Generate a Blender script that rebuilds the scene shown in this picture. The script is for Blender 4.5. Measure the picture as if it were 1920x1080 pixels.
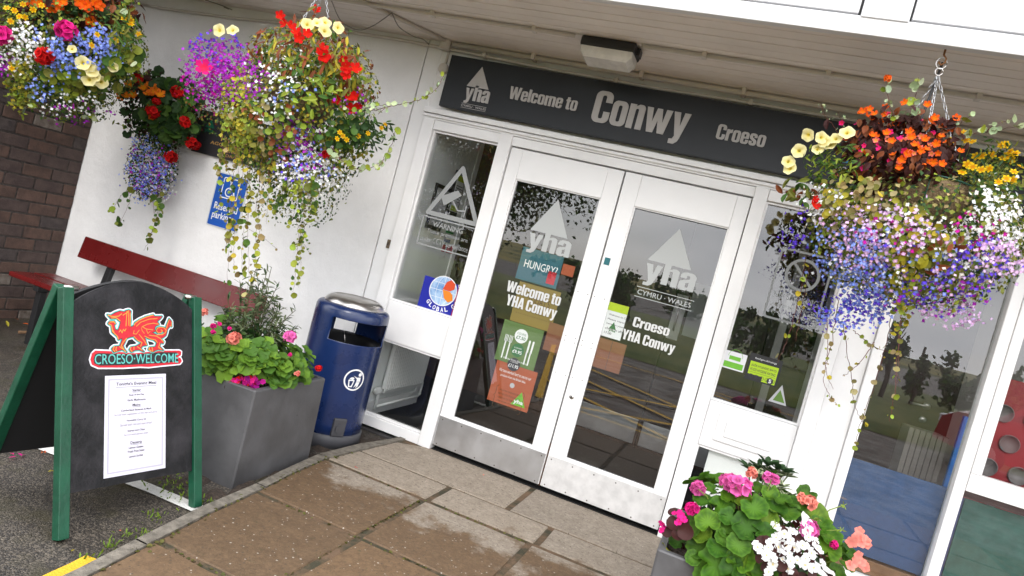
import bpy, bmesh, math, random
import numpy as np
from mathutils import Vector, Matrix
from mathutils.geometry import tessellate_polygon

for o in list(bpy.data.objects): bpy.data.objects.remove(o)
scene = bpy.context.scene
COL = scene.collection
rnd = random.Random(7)
nrng = np.random.default_rng(7)

# ------------------------------------------------------------------ camera
CAM = Vector((0.88787, -4.14355, 1.34626))
YAW, PITCH, ROLL, FPX = 0.32541344, -0.04309657, 0.26425138, 1286.446
_f = Vector((-math.sin(YAW)*math.cos(PITCH), math.cos(YAW)*math.cos(PITCH), math.sin(PITCH)))
_r0 = Vector((math.cos(YAW), math.sin(YAW), 0)); _u0 = _r0.cross(_f)
_r = math.cos(ROLL)*_r0 + math.sin(ROLL)*_u0
_u = -math.sin(ROLL)*_r0 + math.cos(ROLL)*_u0
cd = bpy.data.cameras.new('camera'); cam = bpy.data.objects.new('camera', cd); COL.objects.link(cam)
cd.sensor_width = 36; cd.lens = 36*FPX/1920; cd.clip_end = 3000; cd.clip_start = .05
cam.matrix_world = Matrix(((_r.x,_u.x,-_f.x,CAM.x),(_r.y,_u.y,-_f.y,CAM.y),(_r.z,_u.z,-_f.z,CAM.z),(0,0,0,1)))
scene.camera = cam
scene.render.resolution_x, scene.render.resolution_y = 1024, 576

# ------------------------------------------------------------------ sky, sun, exposure
SUN_EL, SUN_AZ = math.radians(36), math.radians(168)      # azimuth from +Y clockwise: behind the camera
world = bpy.data.worlds.new('World'); scene.world = world; world.use_nodes = True
nt = world.node_tree; nt.nodes.clear()
out = nt.nodes.new('ShaderNodeOutputWorld'); bg = nt.nodes.new('ShaderNodeBackground')
sky = nt.nodes.new('ShaderNodeTexSky'); sky.sky_type = 'NISHITA'; sky.sun_disc = False
sky.sun_elevation = SUN_EL; sky.sun_rotation = SUN_AZ
tc = nt.nodes.new('ShaderNodeTexCoord'); mp = nt.nodes.new('ShaderNodeMapping'); mp.inputs['Scale'].default_value = (1,1,2.6)
n1 = nt.nodes.new('ShaderNodeTexNoise'); n1.inputs['Scale'].default_value = 2.3; n1.inputs['Detail'].default_value = 3; n1.inputs['Roughness'].default_value = .55
n2 = nt.nodes.new('ShaderNodeTexNoise'); n2.inputs['Scale'].default_value = 4.5; n2.inputs['Detail'].default_value = 2.5
r1 = nt.nodes.new('ShaderNodeValToRGB'); r1.color_ramp.elements[0].position = .36; r1.color_ramp.elements[1].position = .52
r1.color_ramp.elements[0].color = (.72,.72,.72,1)
r2 = nt.nodes.new('ShaderNodeValToRGB')
r2.color_ramp.elements[0].color = (11.5,11.8,12.6,1); r2.color_ramp.elements[1].color = (16.,16.,16.2,1)
r2.color_ramp.elements[0].position = .36; r2.color_ramp.elements[1].position = .66
mx = nt.nodes.new('ShaderNodeMix'); mx.data_type = 'RGBA'
L = nt.links.new
L(tc.outputs['Generated'], mp.inputs[0]); L(mp.outputs[0], n1.inputs['Vector']); L(mp.outputs[0], n2.inputs['Vector'])
L(n1.outputs['Fac'], r1.inputs[0]); L(n2.outputs['Fac'], r2.inputs[0])
L(r1.outputs[0], mx.inputs['Factor']); L(sky.outputs[0], mx.inputs['A']); L(r2.outputs[0], mx.inputs['B'])
L(mx.outputs['Result'], bg.inputs['Color']); bg.inputs['Strength'].default_value = .12
L(bg.outputs[0], out.inputs[0])
sd = bpy.data.lights.new('sun', 'SUN'); sd.energy = .6; sd.angle = math.radians(18); sd.color = (1,.96,.9)
sun = bpy.data.objects.new('sun', sd); COL.objects.link(sun)
_sv = Vector((math.sin(SUN_AZ)*math.cos(SUN_EL), math.cos(SUN_AZ)*math.cos(SUN_EL), math.sin(SUN_EL)))
sun.rotation_euler = _sv.to_track_quat('Z','Y').to_euler(); sun.location = (0,-8,9)
vs = scene.view_settings; vs.view_transform = 'Standard'; vs.look = 'None'; vs.exposure = 1.02; vs.gamma = 1; vs.use_curve_mapping = False
scene.render.engine = 'CYCLES'
scene.cycles.max_bounces = 10; scene.cycles.transparent_max_bounces = 24; scene.cycles.diffuse_bounces = 5

# ------------------------------------------------------------------ helpers
def ray(px, py): return _f + _r*((px-960)/FPX) - _u*((py-540)/FPX)
def on(px, py, axis, val):
    d = ray(px, py); i = 'xyz'.index(axis); return CAM + d*((val-CAM[i])/d[i])
def lin(h):
    h = h.lstrip('#'); c = [int(h[i:i+2],16)/255 for i in (0,2,4)]
    return tuple(((v/12.92) if v <= .04045 else ((v+.055)/1.055)**2.4) for v in c)

class MB:
    """collects faces, builds one mesh object"""
    def __init__(s): s.v=[]; s.f=[]; s.m=[]; s.c=[]; s.sm=[]
    def add(s, vs, fs, mi=0, col=None, smooth=False):
        b=len(s.v); s.v += [tuple(p) for p in vs]
        for f in fs: s.f.append(tuple(b+i for i in f)); s.m.append(mi); s.sm.append(smooth)
        s.c += [col or (1,1,1)]*len(vs)
        return s
    def box(s, x0,x1,y0,y1,z0,z1, mi=0, M=None, bev=0):
        if bev:
            bm=bmesh.new(); bmesh.ops.create_cube(bm,size=1)
            bmesh.ops.scale(bm,vec=(x1-x0,y1-y0,z1-z0),verts=bm.verts); bmesh.ops.translate(bm,vec=((x0+x1)/2,(y0+y1)/2,(z0+z1)/2),verts=bm.verts)
            bmesh.ops.bevel(bm,geom=list(bm.edges),offset=bev,segments=2,affect='EDGES',profile=.5)
            bm.verts.index_update(); vs=[v.co.copy() for v in bm.verts]; fs=[[v.index for v in f.verts] for f in bm.faces]; bm.free()
        else:
            vs=[Vector((x,y,z)) for x in (x0,x1) for y in (y0,y1) for z in (z0,z1)]
            fs=[(0,1,3,2),(4,6,7,5),(0,4,5,1),(2,3,7,6),(0,2,6,4),(1,5,7,3)]
        if M is not None: vs=[M@v for v in vs]
        return s.add(vs,fs,mi)
    def prism(s, pts, thick, O, U, V, mi=0, back=True):
        """pts (u,v) counter-clockwise seen from front; front face at O, body extends by thick along -N"""
        O=Vector(O);U=Vector(U);V=Vector(V);N=U.cross(V).normalized()
        a=[O+U*p[0]+V*p[1] for p in pts]; n=len(pts)
        tri=tessellate_polygon([[Vector((p[0],p[1],0)) for p in pts]])
        def ori(t):
            (x0,y0),(x1,y1),(x2,y2)=[pts[i] for i in t]
            return t if (x1-x0)*(y2-y0)-(x2-x0)*(y1-y0)>0 else (t[0],t[2],t[1])
        tri=[ori(t) for t in tri]
        if thick<=0: return s.add(a,tri,mi)
        b=[p-N*thick for p in a]
        fs=list(tri)+[(i[0]+n,i[2]+n,i[1]+n) for i in tri]
        ar=sum(pts[i][0]*pts[(i+1)%n][1]-pts[(i+1)%n][0]*pts[i][1] for i in range(n))
        for i in range(n):
            j=(i+1)%n
            fs.append((i,i+n,j+n,j) if ar>0 else (i,j,j+n,i+n))
        return s.add(a+b,fs,mi)
    def stroke(s, pts, w, O,U,V, mi=0, closed=False, lift=0., step=4e-5):
        """painted line of width w along (u,v) points: segments and round joints, each a hair above the last"""
        O=Vector(O);U=Vector(U);V=Vector(V);N=U.cross(V).normalized()
        n=len(pts); segs=[(i,(i+1)%n) for i in range(n if closed else n-1)]
        h=w/2; k=0
        for i,j in segs:
            a=Vector(pts[i]); b=Vector(pts[j]); d=b-a
            if d.length<1e-9: continue
            d.normalize(); q=Vector((-d.y,d.x))*h
            loc=[a+q,a-q]
            ang0=math.atan2(-q.y,-q.x)
            e=[b+Vector((math.cos(ang0+t),math.sin(ang0+t)))*h for t in (0,.79,1.57,2.36,3.14159)]
            st=[a+Vector((math.cos(ang0+3.14159+t),math.sin(ang0+3.14159+t)))*h for t in (0,.79,1.57,2.36,3.14159)]
            poly=e+st; z=lift+k*step; k=(k+1)%6
            s.add([O+U*p.x+V*p.y+N*z for p in poly],[tuple(range(len(poly)))],mi)
        return s
    def disc(s, c, r, O,U,V, mi=0, lift=0., n=24, ry=None):
        O=Vector(O);U=Vector(U);V=Vector(V);N=U.cross(V).normalized(); ry=ry or r
        return s.add([O+U*(c[0]+r*math.cos(t))+V*(c[1]+ry*math.sin(t))+N*lift for t in [2*math.pi*i/n for i in range(n)]],[tuple(range(n))],mi)
    def tube(s, path, r, n=8, mi=0, col=None, cap=True, r1=None):
        P=[Vector(p) for p in path]; m=len(P); vs=[]
        t0=(P[1]-P[0]).normalized(); nn=t0.orthogonal().normalized()
        for i,p in enumerate(P):
            t=(P[min(i+1,m-1)]-P[max(i-1,0)]).normalized()
            nn=(nn-t*nn.dot(t)); nn=nn.normalized() if nn.length>1e-6 else t.orthogonal().normalized()
            b=t.cross(nn); rr=r if r1 is None else r+(r1-r)*i/(m-1)
            for k in range(n):
                a=2*math.pi*k/n; vs.append(p+nn*(math.cos(a)*rr)+b*(math.sin(a)*rr))
        fs=[(i*n+k,i*n+(k+1)%n,(i+1)*n+(k+1)%n,(i+1)*n+k) for i in range(m-1) for k in range(n)]
        if cap and n>2: fs+=[tuple(range(n-1,-1,-1)),tuple((m-1)*n+k for k in range(n))]
        return s.add(vs,fs,mi,col,True)
    def lathe(s, prof, n=32, M=None, mi=0, smooth=True):
        vs=[];m=len(prof)
        for r,z in prof:
            for k in range(n):
                a=2*math.pi*k/n; v=Vector((r*math.cos(a),r*math.sin(a),z)); vs.append(M@v if M is not None else v)
        fs=[(i*n+k,i*n+(k+1)%n,(i+1)*n+(k+1)%n,(i+1)*n+k) for i in range(m-1) for k in range(n)]
        return s.add(vs,fs,mi,None,smooth)
    def mesh(s, name, mats, colors=False):
        me=bpy.data.meshes.new(name); me.from_pydata(s.v,[],s.f)
        for m in (mats if isinstance(mats,(list,tuple)) else [mats]): me.materials.append(m)
        me.polygons.foreach_set('material_index',s.m); me.polygons.foreach_set('use_smooth',s.sm)
        if colors:
            ca=me.color_attributes.new('Col','FLOAT_COLOR','POINT')
            ca.data.foreach_set('color',np.c_[np.array(s.c,dtype=np.float32),np.ones(len(s.c),np.float32)].ravel())
        me.update(); return me
    def build(s, name, mats, parent=None, colors=False, smooth_angle=None):
        me=s.mesh(name,mats,colors)
        o=bpy.data.objects.new(name,me); COL.objects.link(o)
        if parent is not None: par(o,parent)
        return o
def par(o, p):
    o.parent=p
    if p.type=='EMPTY' or p.matrix_basis!=Matrix():
        o.matrix_parent_inverse=wm(p).inverted()
def wm(p):
    m=p.matrix_basis.copy()
    if p.parent: m=wm(p.parent)@p.matrix_parent_inverse@m
    return m
def tag(o, label=None, cat=None, group=None, kind=None):
    if label: o['label']=label
    if cat: o['category']=cat
    if group: o['group']=group
    if kind: o['kind']=kind
    return o
def thing(name, loc, label, cat, group=None):
    o=bpy.data.objects.new(name,None); COL.objects.link(o); o.location=loc; o.empty_display_size=.1
    return tag(o,label,cat,group)
def inst(name, me, M, parent):
    o=bpy.data.objects.new(name,me); COL.objects.link(o); o.parent=parent
    o.matrix_parent_inverse=wm(parent).inverted(); o.matrix_basis=M
    return o

# ---- text
_tc={}
def text_shape(s, bold=0., shear=0., spacing=1.):
    k=(s,bold,shear,spacing)
    if k in _tc: return _tc[k]
    c=bpy.data.curves.new('t','FONT'); c.body=s; c.size=1; c.offset=bold; c.shear=shear; c.space_character=spacing; c.resolution_u=3; c.fill_mode='FRONT' if False else c.fill_mode
    o=bpy.data.objects.new('t',c); COL.objects.link(o)
    dg=bpy.context.evaluated_depsgraph_get(); me=bpy.data.meshes.new_from_object(o.evaluated_get(dg))
    vs=np.array([v.co[:2] for v in me.vertices]); fs=[tuple(p.vertices) for p in me.polygons]
    fl=[]
    for f in fs:
        a=sum(vs[f[i]][0]*vs[f[(i+1)%len(f)]][1]-vs[f[(i+1)%len(f)]][0]*vs[f[i]][1] for i in range(len(f)))
        fl.append(f if a>0 else f[::-1])
    bpy.data.objects.remove(o); bpy.data.curves.remove(c); bpy.data.meshes.remove(me)
    _tc[k]=(vs,fl); return _tc[k]
# ---- heavy condensed poster lettering, drawn as outlines (cap height 1)
def _rr(x0,x1,y0,y1,r,n=5):
    P=[]
    for cx,cy,a0 in ((x1-r,y0+r,-90),(x1-r,y1-r,0),(x0+r,y1-r,90),(x0+r,y0+r,180)):
        for i in range(n+1): a=math.radians(a0+90*i/n); P.append((cx+r*math.cos(a),cy+r*math.sin(a)))
    return P
def _cshape(w,h,s,lo,hi,r=.17):
    """round C: outline with a slot open to the right between lo and hi"""
    P=[(w,hi)]
    for cx,cy,a0 in ((w-r,h-r,0),(r,h-r,90),(r,r-.01,180),(w-r,r-.01,270)):
        for i in range(6): a=math.radians(a0+18*i); P.append((cx+r*math.cos(a),cy+r*math.sin(a)))
    return P+[(w,lo),(w-s,lo),(w-s,.17),(w-s-.03,.125),(s+.03,.125),(s,.17),(s,h-.18),(s+.03,h-.135),(w-s-.03,h-.135),(w-s,h-.18),(w-s,hi)]
def _block(w,h,slots,slot_h,r=.12,left_top=None):
    P=[(0,0)]
    for a,b in slots: P+=[(a,0),(a,slot_h-.04),(a+.02,slot_h),(b-.02,slot_h),(b,slot_h-.04),(b,0)]
    P+=[(w,0)]+[(w-r+r*math.cos(math.radians(t)),h-r+r*math.sin(math.radians(t))) for t in range(0,91,18)]
    s=slots[0][0]
    P+= [(s+.10,h),(s,h-.07),(s,left_top or h-.01),(0,left_top or h-.01)]
    return P
_xh=.78
GL={
 'o':(.50,[[_rr(0,.50,-.01,.79,.17),_rr(.19,.31,.125,.655,.055)]]),
 'C':(.56,[[_cshape(.56,1.01,.21,.36,.66,.19)]]),
 'c':(.49,[[_cshape(.49,.79,.19,.30,.49)]]),
 'e':(.50,[[[(.50,.36)]+[(.33+.17*math.cos(math.radians(t)),.62+.17*math.sin(math.radians(t))) for t in range(0,91,18)]+[(.17+.17*math.cos(math.radians(t)),.62+.17*math.sin(math.radians(t))) for t in range(90,181,18)]+[(.17+.17*math.cos(math.radians(t)),.16+.17*math.sin(math.radians(t))) for t in range(180,271,18)]+[(.33+.17*math.cos(math.radians(t)),.16+.17*math.sin(math.radians(t))) for t in range(270,361,18)]+[(.50,.28),(.31,.28),(.31,.13),(.19,.13),(.19,.36)],_rr(.19,.31,.465,.655,.05)]]),
 'l':(.20,[[[(0,0),(.20,0),(.20,1),(0,1)]]]),
 't':(.34,[[[(.07,.12),(.10,.03),(.18,0),(.34,0),(.34,.14),(.27,.15),(.27,.64),(.34,.64),(.34,.77),(.27,.77),(.27,.95),(.07,.95),(.07,.77),(0,.77),(0,.64),(.07,.64)]]]),
 'm':(.80,[[_block(.80,.785,[(.20,.30),(.50,.60)],.645)]]),
 'n':(.50,[[_block(.50,.785,[(.20,.30)],.645)]]),
 'h':(.50,[[_block(.50,.785,[(.20,.30)],.645,left_top=1.)]]),
 'r':(.37,[[[(0,0),(.20,0),(.20,.48),(.25,.55),(.37,.57),(.37,.79),(.28,.775),(.20,.69),(.20,.77),(0,.77)]]]),
 's':(.47,[[[(.47,.52),(.47,.64),(.43,.74),(.33,.79),(.14,.79),(.04,.74),(0,.63),(0,.50),(.05,.41),(.26,.27),(.28,.23),(.28,.14),(.19,.14),(.19,.27),(0,.27),(0,.13),(.05,.03),(.14,-.01),(.33,-.01),(.43,.04),(.47,.15),(.47,.28),(.42,.37),(.21,.51),(.19,.55),(.19,.65),(.28,.65),(.28,.52)]]]),
 'a':(.49,[[[(.19,.52),(0,.52),(0,.64),(.05,.74),(.15,.79),(.34,.79),(.45,.74),(.49,.63),(.49,0),(.30,0),(.30,.06),(.22,-.01),(.09,-.01),(.01,.05),(0,.13),(0,.32),(.06,.41),(.29,.50),(.29,.65),(.20,.65)],[(.20,.13),(.29,.14),(.29,.37),(.20,.31)]]]),
 'w':(.80,[[[(0,.77),(.13,0),(.33,0),(.40,.40),(.47,0),(.67,0),(.80,.77),(.61,.77),(.56,.33),(.48,.77),(.32,.77),(.24,.33),(.19,.77)]]]),
 'y':(.52,[[[(0,.77),(.17,.03),(.13,-.07),(.03,-.08),(.03,-.22),(.20,-.22),(.30,-.13),(.34,-.02),(.52,.77),(.33,.77),(.265,.33),(.20,.77)]]]),
 'W':(.92,[[[(0,1),(.15,0),(.38,0),(.46,.52),(.54,0),(.77,0),(.92,1),(.72,1),(.65,.42),(.55,1),(.37,1),(.27,.42),(.20,1)]]]),
 'Y':(.58,[[[(0,1),(.18,.40),(.18,0),(.40,0),(.40,.40),(.58,1),(.38,1),(.29,.64),(.20,1)]]]),
 'H':(.54,[[[(0,0),(.21,0),(.21,.42),(.33,.42),(.33,0),(.54,0),(.54,1),(.33,1),(.33,.60),(.21,.60),(.21,1),(0,1)]]]),
 'A':(.60,[[[(0,0),(.20,0),(.225,.17),(.375,.17),(.40,0),(.60,0),(.43,1),(.17,1)],[(.25,.33),(.35,.33),(.30,.70)]]]),
}
def impact_shape(s):
    V=[];F=[];x=0
    for ch in s:
        if ch==' ': x+=.20; continue
        w,polys=GL[ch]
        for loops in polys:
            allp=[p for l in loops for p in l]; b=len(V)
            for t in tessellate_polygon([[Vector((p[0],p[1],0)) for p in l] for l in loops]):
                (x0,y0),(x1,y1),(x2,y2)=[allp[i] for i in t]; ar=(x1-x0)*(y2-y0)-(x2-x0)*(y1-y0)
                if abs(ar)>1e-9: F.append(tuple(b+i for i in (t if ar>0 else (t[0],t[2],t[1]))))
            V+=[(p[0]+x,p[1]) for p in allp]
        x+=w+.045
    return np.array(V),F
def put_text(mb, s, O,U,V, x0,x1,z0,z1=None, bold=0.,shear=0.,mi=0,lift=0.,extrude=0.,spacing=1., fn=None, impact=False):
    """text stretched to fill u in [x0,x1], v in [z0,z1]; z1 None keeps the proportions"""
    vs,fs=impact_shape(s) if impact else text_shape(s,bold,shear,spacing)
    a=vs.min(0); b=vs.max(0); sx=(x1-x0)/(b[0]-a[0]); sy=sx if z1 is None else (z1-z0)/(b[1]-a[1])
    O=Vector(O);U=Vector(U);V=Vector(V);N=U.cross(V).normalized()
    uv=[(x0+(p[0]-a[0])*sx, z0+(p[1]-a[1])*sy) for p in vs]
    if fn: pts=[fn(u,v) for u,v in uv]
    else: pts=[O+U*u+V*v+N*(lift+extrude) for u,v in uv]
    mb.add(pts,fs,mi)
    if extrude>0:
        # side walls along boundary edges
        from collections import Counter
        ec=Counter()
        for f in fs:
            for i in range(len(f)): ec[(f[i],f[(i+1)%len(f)])]+=1
        bd=[e for e in ec if (e[1],e[0]) not in ec]
        q=[];qf=[]
        for i,j in bd:
            k=len(q); q+=[pts[i],pts[j],pts[j]-N*extrude,pts[i]-N*extrude]; qf.append((k+1,k,k+3,k+2))
        mb.add(q,qf,mi)

# ---- materials
def mat(name, col, rough=.6, metal=0., var=0., scale=8., col2=None, bump=0., bscale=60., spec=.5, detail=5., lo=.35, hi=.65, coat=0., rvar=0., transl=0.):
    m=bpy.data.materials.new(name); m.use_nodes=True; t=m.node_tree; b=t.nodes['Principled BSDF']
    if isinstance(col,str): col=lin(col)
    if isinstance(col2,str): col2=lin(col2)
    b.inputs['Base Color'].default_value=(*col,1); b.inputs['Roughness'].default_value=rough; b.inputs['Metallic'].default_value=metal
    b.inputs['Specular IOR Level'].default_value=spec; b.inputs['Coat Weight'].default_value=coat; b.inputs['Coat Roughness'].default_value=.15
    g=t.nodes.new('ShaderNodeNewGeometry')
    if var or col2 or rvar:
        n=t.nodes.new('ShaderNodeTexNoise'); n.inputs['Scale'].default_value=scale; n.inputs['Detail'].default_value=detail; n.inputs['Roughness'].default_value=.6
        t.links.new(g.outputs['Position'],n.inputs['Vector'])
        r=t.nodes.new('ShaderNodeValToRGB'); r.color_ramp.elements[0].position=lo; r.color_ramp.elements[1].position=hi
        c2=col2 or tuple(min(1,c*(1+var)) for c in col); c1=col if col2 else tuple(c*(1-var) for c in col)
        r.color_ramp.elements[0].color=(*c1,1); r.color_ramp.elements[1].color=(*c2,1)
        t.links.new(n.outputs['Fac'],r.inputs[0]); t.links.new(r.outputs[0],b.inputs['Base Color'])
        if rvar:
            mr=t.nodes.new('ShaderNodeMapRange'); mr.inputs['From Min'].default_value=.3; mr.inputs['From Max'].default_value=.7
            mr.inputs['To Min'].default_value=rough-rvar; mr.inputs['To Max'].default_value=rough+rvar
            t.links.new(n.outputs['Fac'],mr.inputs[0]); t.links.new(mr.outputs[0],b.inputs['Roughness'])
    if bump:
        n=t.nodes.new('ShaderNodeTexNoise'); n.inputs['Scale'].default_value=bscale; n.inputs['Detail'].default_value=4
        bp=t.nodes.new('ShaderNodeBump'); bp.inputs['Strength'].default_value=bump; bp.inputs['Distance'].default_value=.01
        t.links.new(g.outputs['Position'],n.inputs['Vector']); t.links.new(n.outputs['Fac'],bp.inputs['Height']); t.links.new(bp.outputs[0],b.inputs['Normal'])
    return m
def plant_mat(name, rough=.5, transl=.3, spec=.4):
    """colour of the leaf or petal itself is stored per vertex"""
    m=bpy.data.materials.new(name); m.use_nodes=True; t=m.node_tree; b=t.nodes['Principled BSDF']; o=t.nodes['Material Output']
    a=t.nodes.new('ShaderNodeAttribute'); a.attribute_name='Col'
    t.links.new(a.outputs['Color'],b.inputs['Base Color']); b.inputs['Roughness'].default_value=rough; b.inputs['Specular IOR Level'].default_value=spec
    tr=t.nodes.new('ShaderNodeBsdfTranslucent'); t.links.new(a.outputs['Color'],tr.inputs['Color'])
    ms=t.nodes.new('ShaderNodeMixShader'); ms.inputs[0].default_value=transl
    t.links.new(b.outputs[0],ms.inputs[1]); t.links.new(tr.outputs[0],ms.inputs[2]); t.links.new(ms.outputs[0],o.inputs[0])
    return m
def glass_mat(name, tint=(.95,.97,.96), panes=2.7):
    """sealed double glazing: four faces reflect a little, more at a slant; the rest passes straight through"""
    m=bpy.data.materials.new(name); m.use_nodes=True; t=m.node_tree; t.nodes.clear(); l=t.links.new
    o=t.nodes.new('ShaderNodeOutputMaterial'); g=t.nodes.new('ShaderNodeNewGeometry')
    d=t.nodes.new('ShaderNodeVectorMath'); d.operation='DOT_PRODUCT'; l(g.outputs['Incoming'],d.inputs[0]); l(g.outputs['Normal'],d.inputs[1])
    def mth(op,a,b=None,clamp=False):
        n=t.nodes.new('ShaderNodeMath'); n.operation=op; n.use_clamp=clamp
        for i,x in enumerate((a,b)):
            if x is None: continue
            if isinstance(x,(int,float)): n.inputs[i].default_value=x
            else: l(x,n.inputs[i])
        return n.outputs[0]
    c=mth('ABSOLUTE',d.outputs['Value']); f=mth('POWER',mth('SUBTRACT',1.,c,True),5.); f=mth('ADD',mth('MULTIPLY',f,.96),.04); f=mth('MULTIPLY',f,panes,True)
    tr=t.nodes.new('ShaderNodeBsdfTransparent'); tr.inputs[0].default_value=(*tint,1)
    gl=t.nodes.new('ShaderNodeBsdfGlossy'); gl.inputs['Roughness'].default_value=.0; gl.inputs['Color'].default_value=(1,1,1,1)
    ms=t.nodes.new('ShaderNodeMixShader'); l(f,ms.inputs[0]); l(tr.outputs[0],ms.inputs[1]); l(gl.outputs[0],ms.inputs[2]); l(ms.outputs[0],o.inputs[0])
    return m
X=Vector((1,0,0)); Y=Vector((0,1,0)); Z=Vector((0,0,1))
# ================================================================== materials
M_white  = mat('white gloss paint',(.82,.815,.81),.32,var=.03,scale=3,bump=.03,bscale=25,rvar=.06)
M_frame  = mat('white frame paint',(.80,.795,.79),.38,var=.04,scale=4,bump=.03,bscale=30)
M_gasket = mat('dark gasket',(.02,.02,.022),.6)
M_alu    = mat('brushed aluminium',(.55,.55,.56),.38,metal=.85,var=.08,scale=6,bump=.02,bscale=200,rvar=.08)
M_aluw   = mat('painted kick plate',(.62,.61,.60),.45,metal=.15,var=.10,scale=14,rvar=.08)
M_sign   = mat('dark grey sign face',(.013,.015,.019),.42,var=.15,scale=3,spec=.35)
M_letter = mat('silver grey lettering',(.42,.40,.39),.42,var=.06,scale=4)
M_vinyl  = mat('frosted vinyl',(.42,.435,.43),.8)
M_vinylw = mat('white vinyl lettering',(.60,.60,.59),.7)
M_glass  = glass_mat('window glass'); 
M_clear  = bpy.data.materials.new('pane rear face'); M_clear.use_nodes=True
_t=M_clear.node_tree; _t.nodes.clear(); _o=_t.nodes.new('ShaderNodeOutputMaterial'); _b=_t.nodes.new('ShaderNodeBsdfTransparent'); _t.links.new(_b.outputs[0],_o.inputs[0])
M_black  = mat('black plastic',(.012,.012,.013),.45)
M_steel  = mat('stainless steel',(.50,.48,.46),.30,metal=1.,var=.05,scale=10)
M_soffit = mat('cream soffit paint',(.76,.70,.645),.5,var=.07,scale=2.2,bump=.03,bscale=30)
M_fascia = mat('white fascia board',(.66,.66,.67),.4,var=.02,scale=3)
M_conduit= mat('cream conduit',(.58,.54,.49),.5,var=.06,scale=8)
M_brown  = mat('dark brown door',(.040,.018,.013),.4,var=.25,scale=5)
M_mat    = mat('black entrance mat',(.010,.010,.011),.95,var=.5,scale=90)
M_iwall  = mat('vestibule wall paint',(.80,.82,.80),.7,var=.03,scale=3,bump=.05,bscale=40)
M_ceil   = mat('vestibule ceiling',(.84,.83,.80),.8)
M_rad    = mat('radiator enamel',(.86,.86,.84),.4)

def render_wall_mat():
    m=mat('white rendered wall',(.80,.79,.78),.85,var=.05,scale=3.5,detail=8)
    t=m.node_tree; b=t.nodes['Principled BSDF']; g=[n for n in t.nodes if n.type=='NEW_GEOMETRY'][0]
    mp=t.nodes.new('ShaderNodeMapping'); mp.inputs['Scale'].default_value=(1,1,.35)
    n=t.nodes.new('ShaderNodeTexNoise'); n.inputs['Scale'].default_value=70; n.inputs['Detail'].default_value=6; n.inputs['Roughness'].default_value=.65; n.inputs['Distortion'].default_value=1.2
    n2=t.nodes.new('ShaderNodeTexNoise'); n2.inputs['Scale'].default_value=6; n2.inputs['Detail'].default_value=3
    ad=t.nodes.new('ShaderNodeMath'); ad.operation='MULTIPLY_ADD'; ad.inputs[1].default_value=2.5
    bp=t.nodes.new('ShaderNodeBump'); bp.inputs['Strength'].default_value=.55; bp.inputs['Distance'].default_value=.006
    l=t.links.new
    l(g.outputs['Position'],mp.inputs[0]); l(mp.outputs[0],n.inputs['Vector']); l(g.outputs['Position'],n2.inputs['Vector'])
    l(n2.outputs['Fac'],ad.inputs[0]); l(n.outputs['Fac'],ad.inputs[2]); l(ad.outputs[0],bp.inputs['Height']); l(bp.outputs[0],b.inputs['Normal'])
    return m
M_wall=render_wall_mat()

def asphalt_mat():
    m=bpy.data.materials.new('asphalt'); m.use_nodes=True; t=m.node_tree; b=t.nodes['Principled BSDF']; l=t.links.new
    g=t.nodes.new('ShaderNodeNewGeometry')
    def noise(s,d=4,r=.6):
        n=t.nodes.new('ShaderNodeTexNoise'); n.inputs['Scale'].default_value=s; n.inputs['Detail'].default_value=d; n.inputs['Roughness'].default_value=r; l(g.outputs['Position'],n.inputs['Vector']); return n
    def ramp(src,p0,p1,c0,c1):
        r=t.nodes.new('ShaderNodeValToRGB'); r.color_ramp.elements[0].position=p0; r.color_ramp.elements[1].position=p1
        r.color_ramp.elements[0].color=(*c0,1); r.color_ramp.elements[1].color=(*c1,1); l(src,r.inputs[0]); return r
    v=t.nodes.new('ShaderNodeTexVoronoi'); v.inputs['Scale'].default_value=175; l(g.outputs['Position'],v.inputs['Vector'])
    sep=t.nodes.new('ShaderNodeSeparateColor'); l(v.outputs['Color'],sep.inputs[0])
    stone=ramp(sep.outputs[0],.45,1.,(.028,.024,.020),(.15,.13,.105))
    big=ramp(noise(2.2).outputs['Fac'],.35,.7,(.55,.52,.48),(1.15,1.1,1.05))
    mu=t.nodes.new('ShaderNodeMix'); mu.data_type='RGBA'; mu.blend_type='MULTIPLY'; mu.inputs['Factor'].default_value=1; l(stone.outputs[0],mu.inputs['A']); l(big.outputs[0],mu.inputs['B'])
    moss=ramp(noise(5,7).outputs['Fac'],.52,.68,(0,0,0),(.75,.75,.75))
    mm=t.nodes.new('ShaderNodeMix'); mm.data_type='RGBA'; l(moss.outputs[0],mm.inputs['Factor']); l(mu.outputs['Result'],mm.inputs['A']); mm.inputs['B'].default_value=(.040,.034,.014,1)
    l(mm.outputs['Result'],b.inputs['Base Color'])
    rr=ramp(noise(3).outputs['Fac'],.4,.65,(.45,.45,.45),(.8,.8,.8)); l(rr.outputs[0],b.inputs['Roughness'])
    bp=t.nodes.new('ShaderNodeBump'); bp.inputs['Strength'].default_value=.8; bp.inputs['Distance'].default_value=.004; bp.invert=True
    l(v.outputs['Distance'],bp.inputs['Height']); l(bp.outputs[0],b.inputs['Normal'])
    return m
M_asphalt=asphalt_mat()

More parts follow.
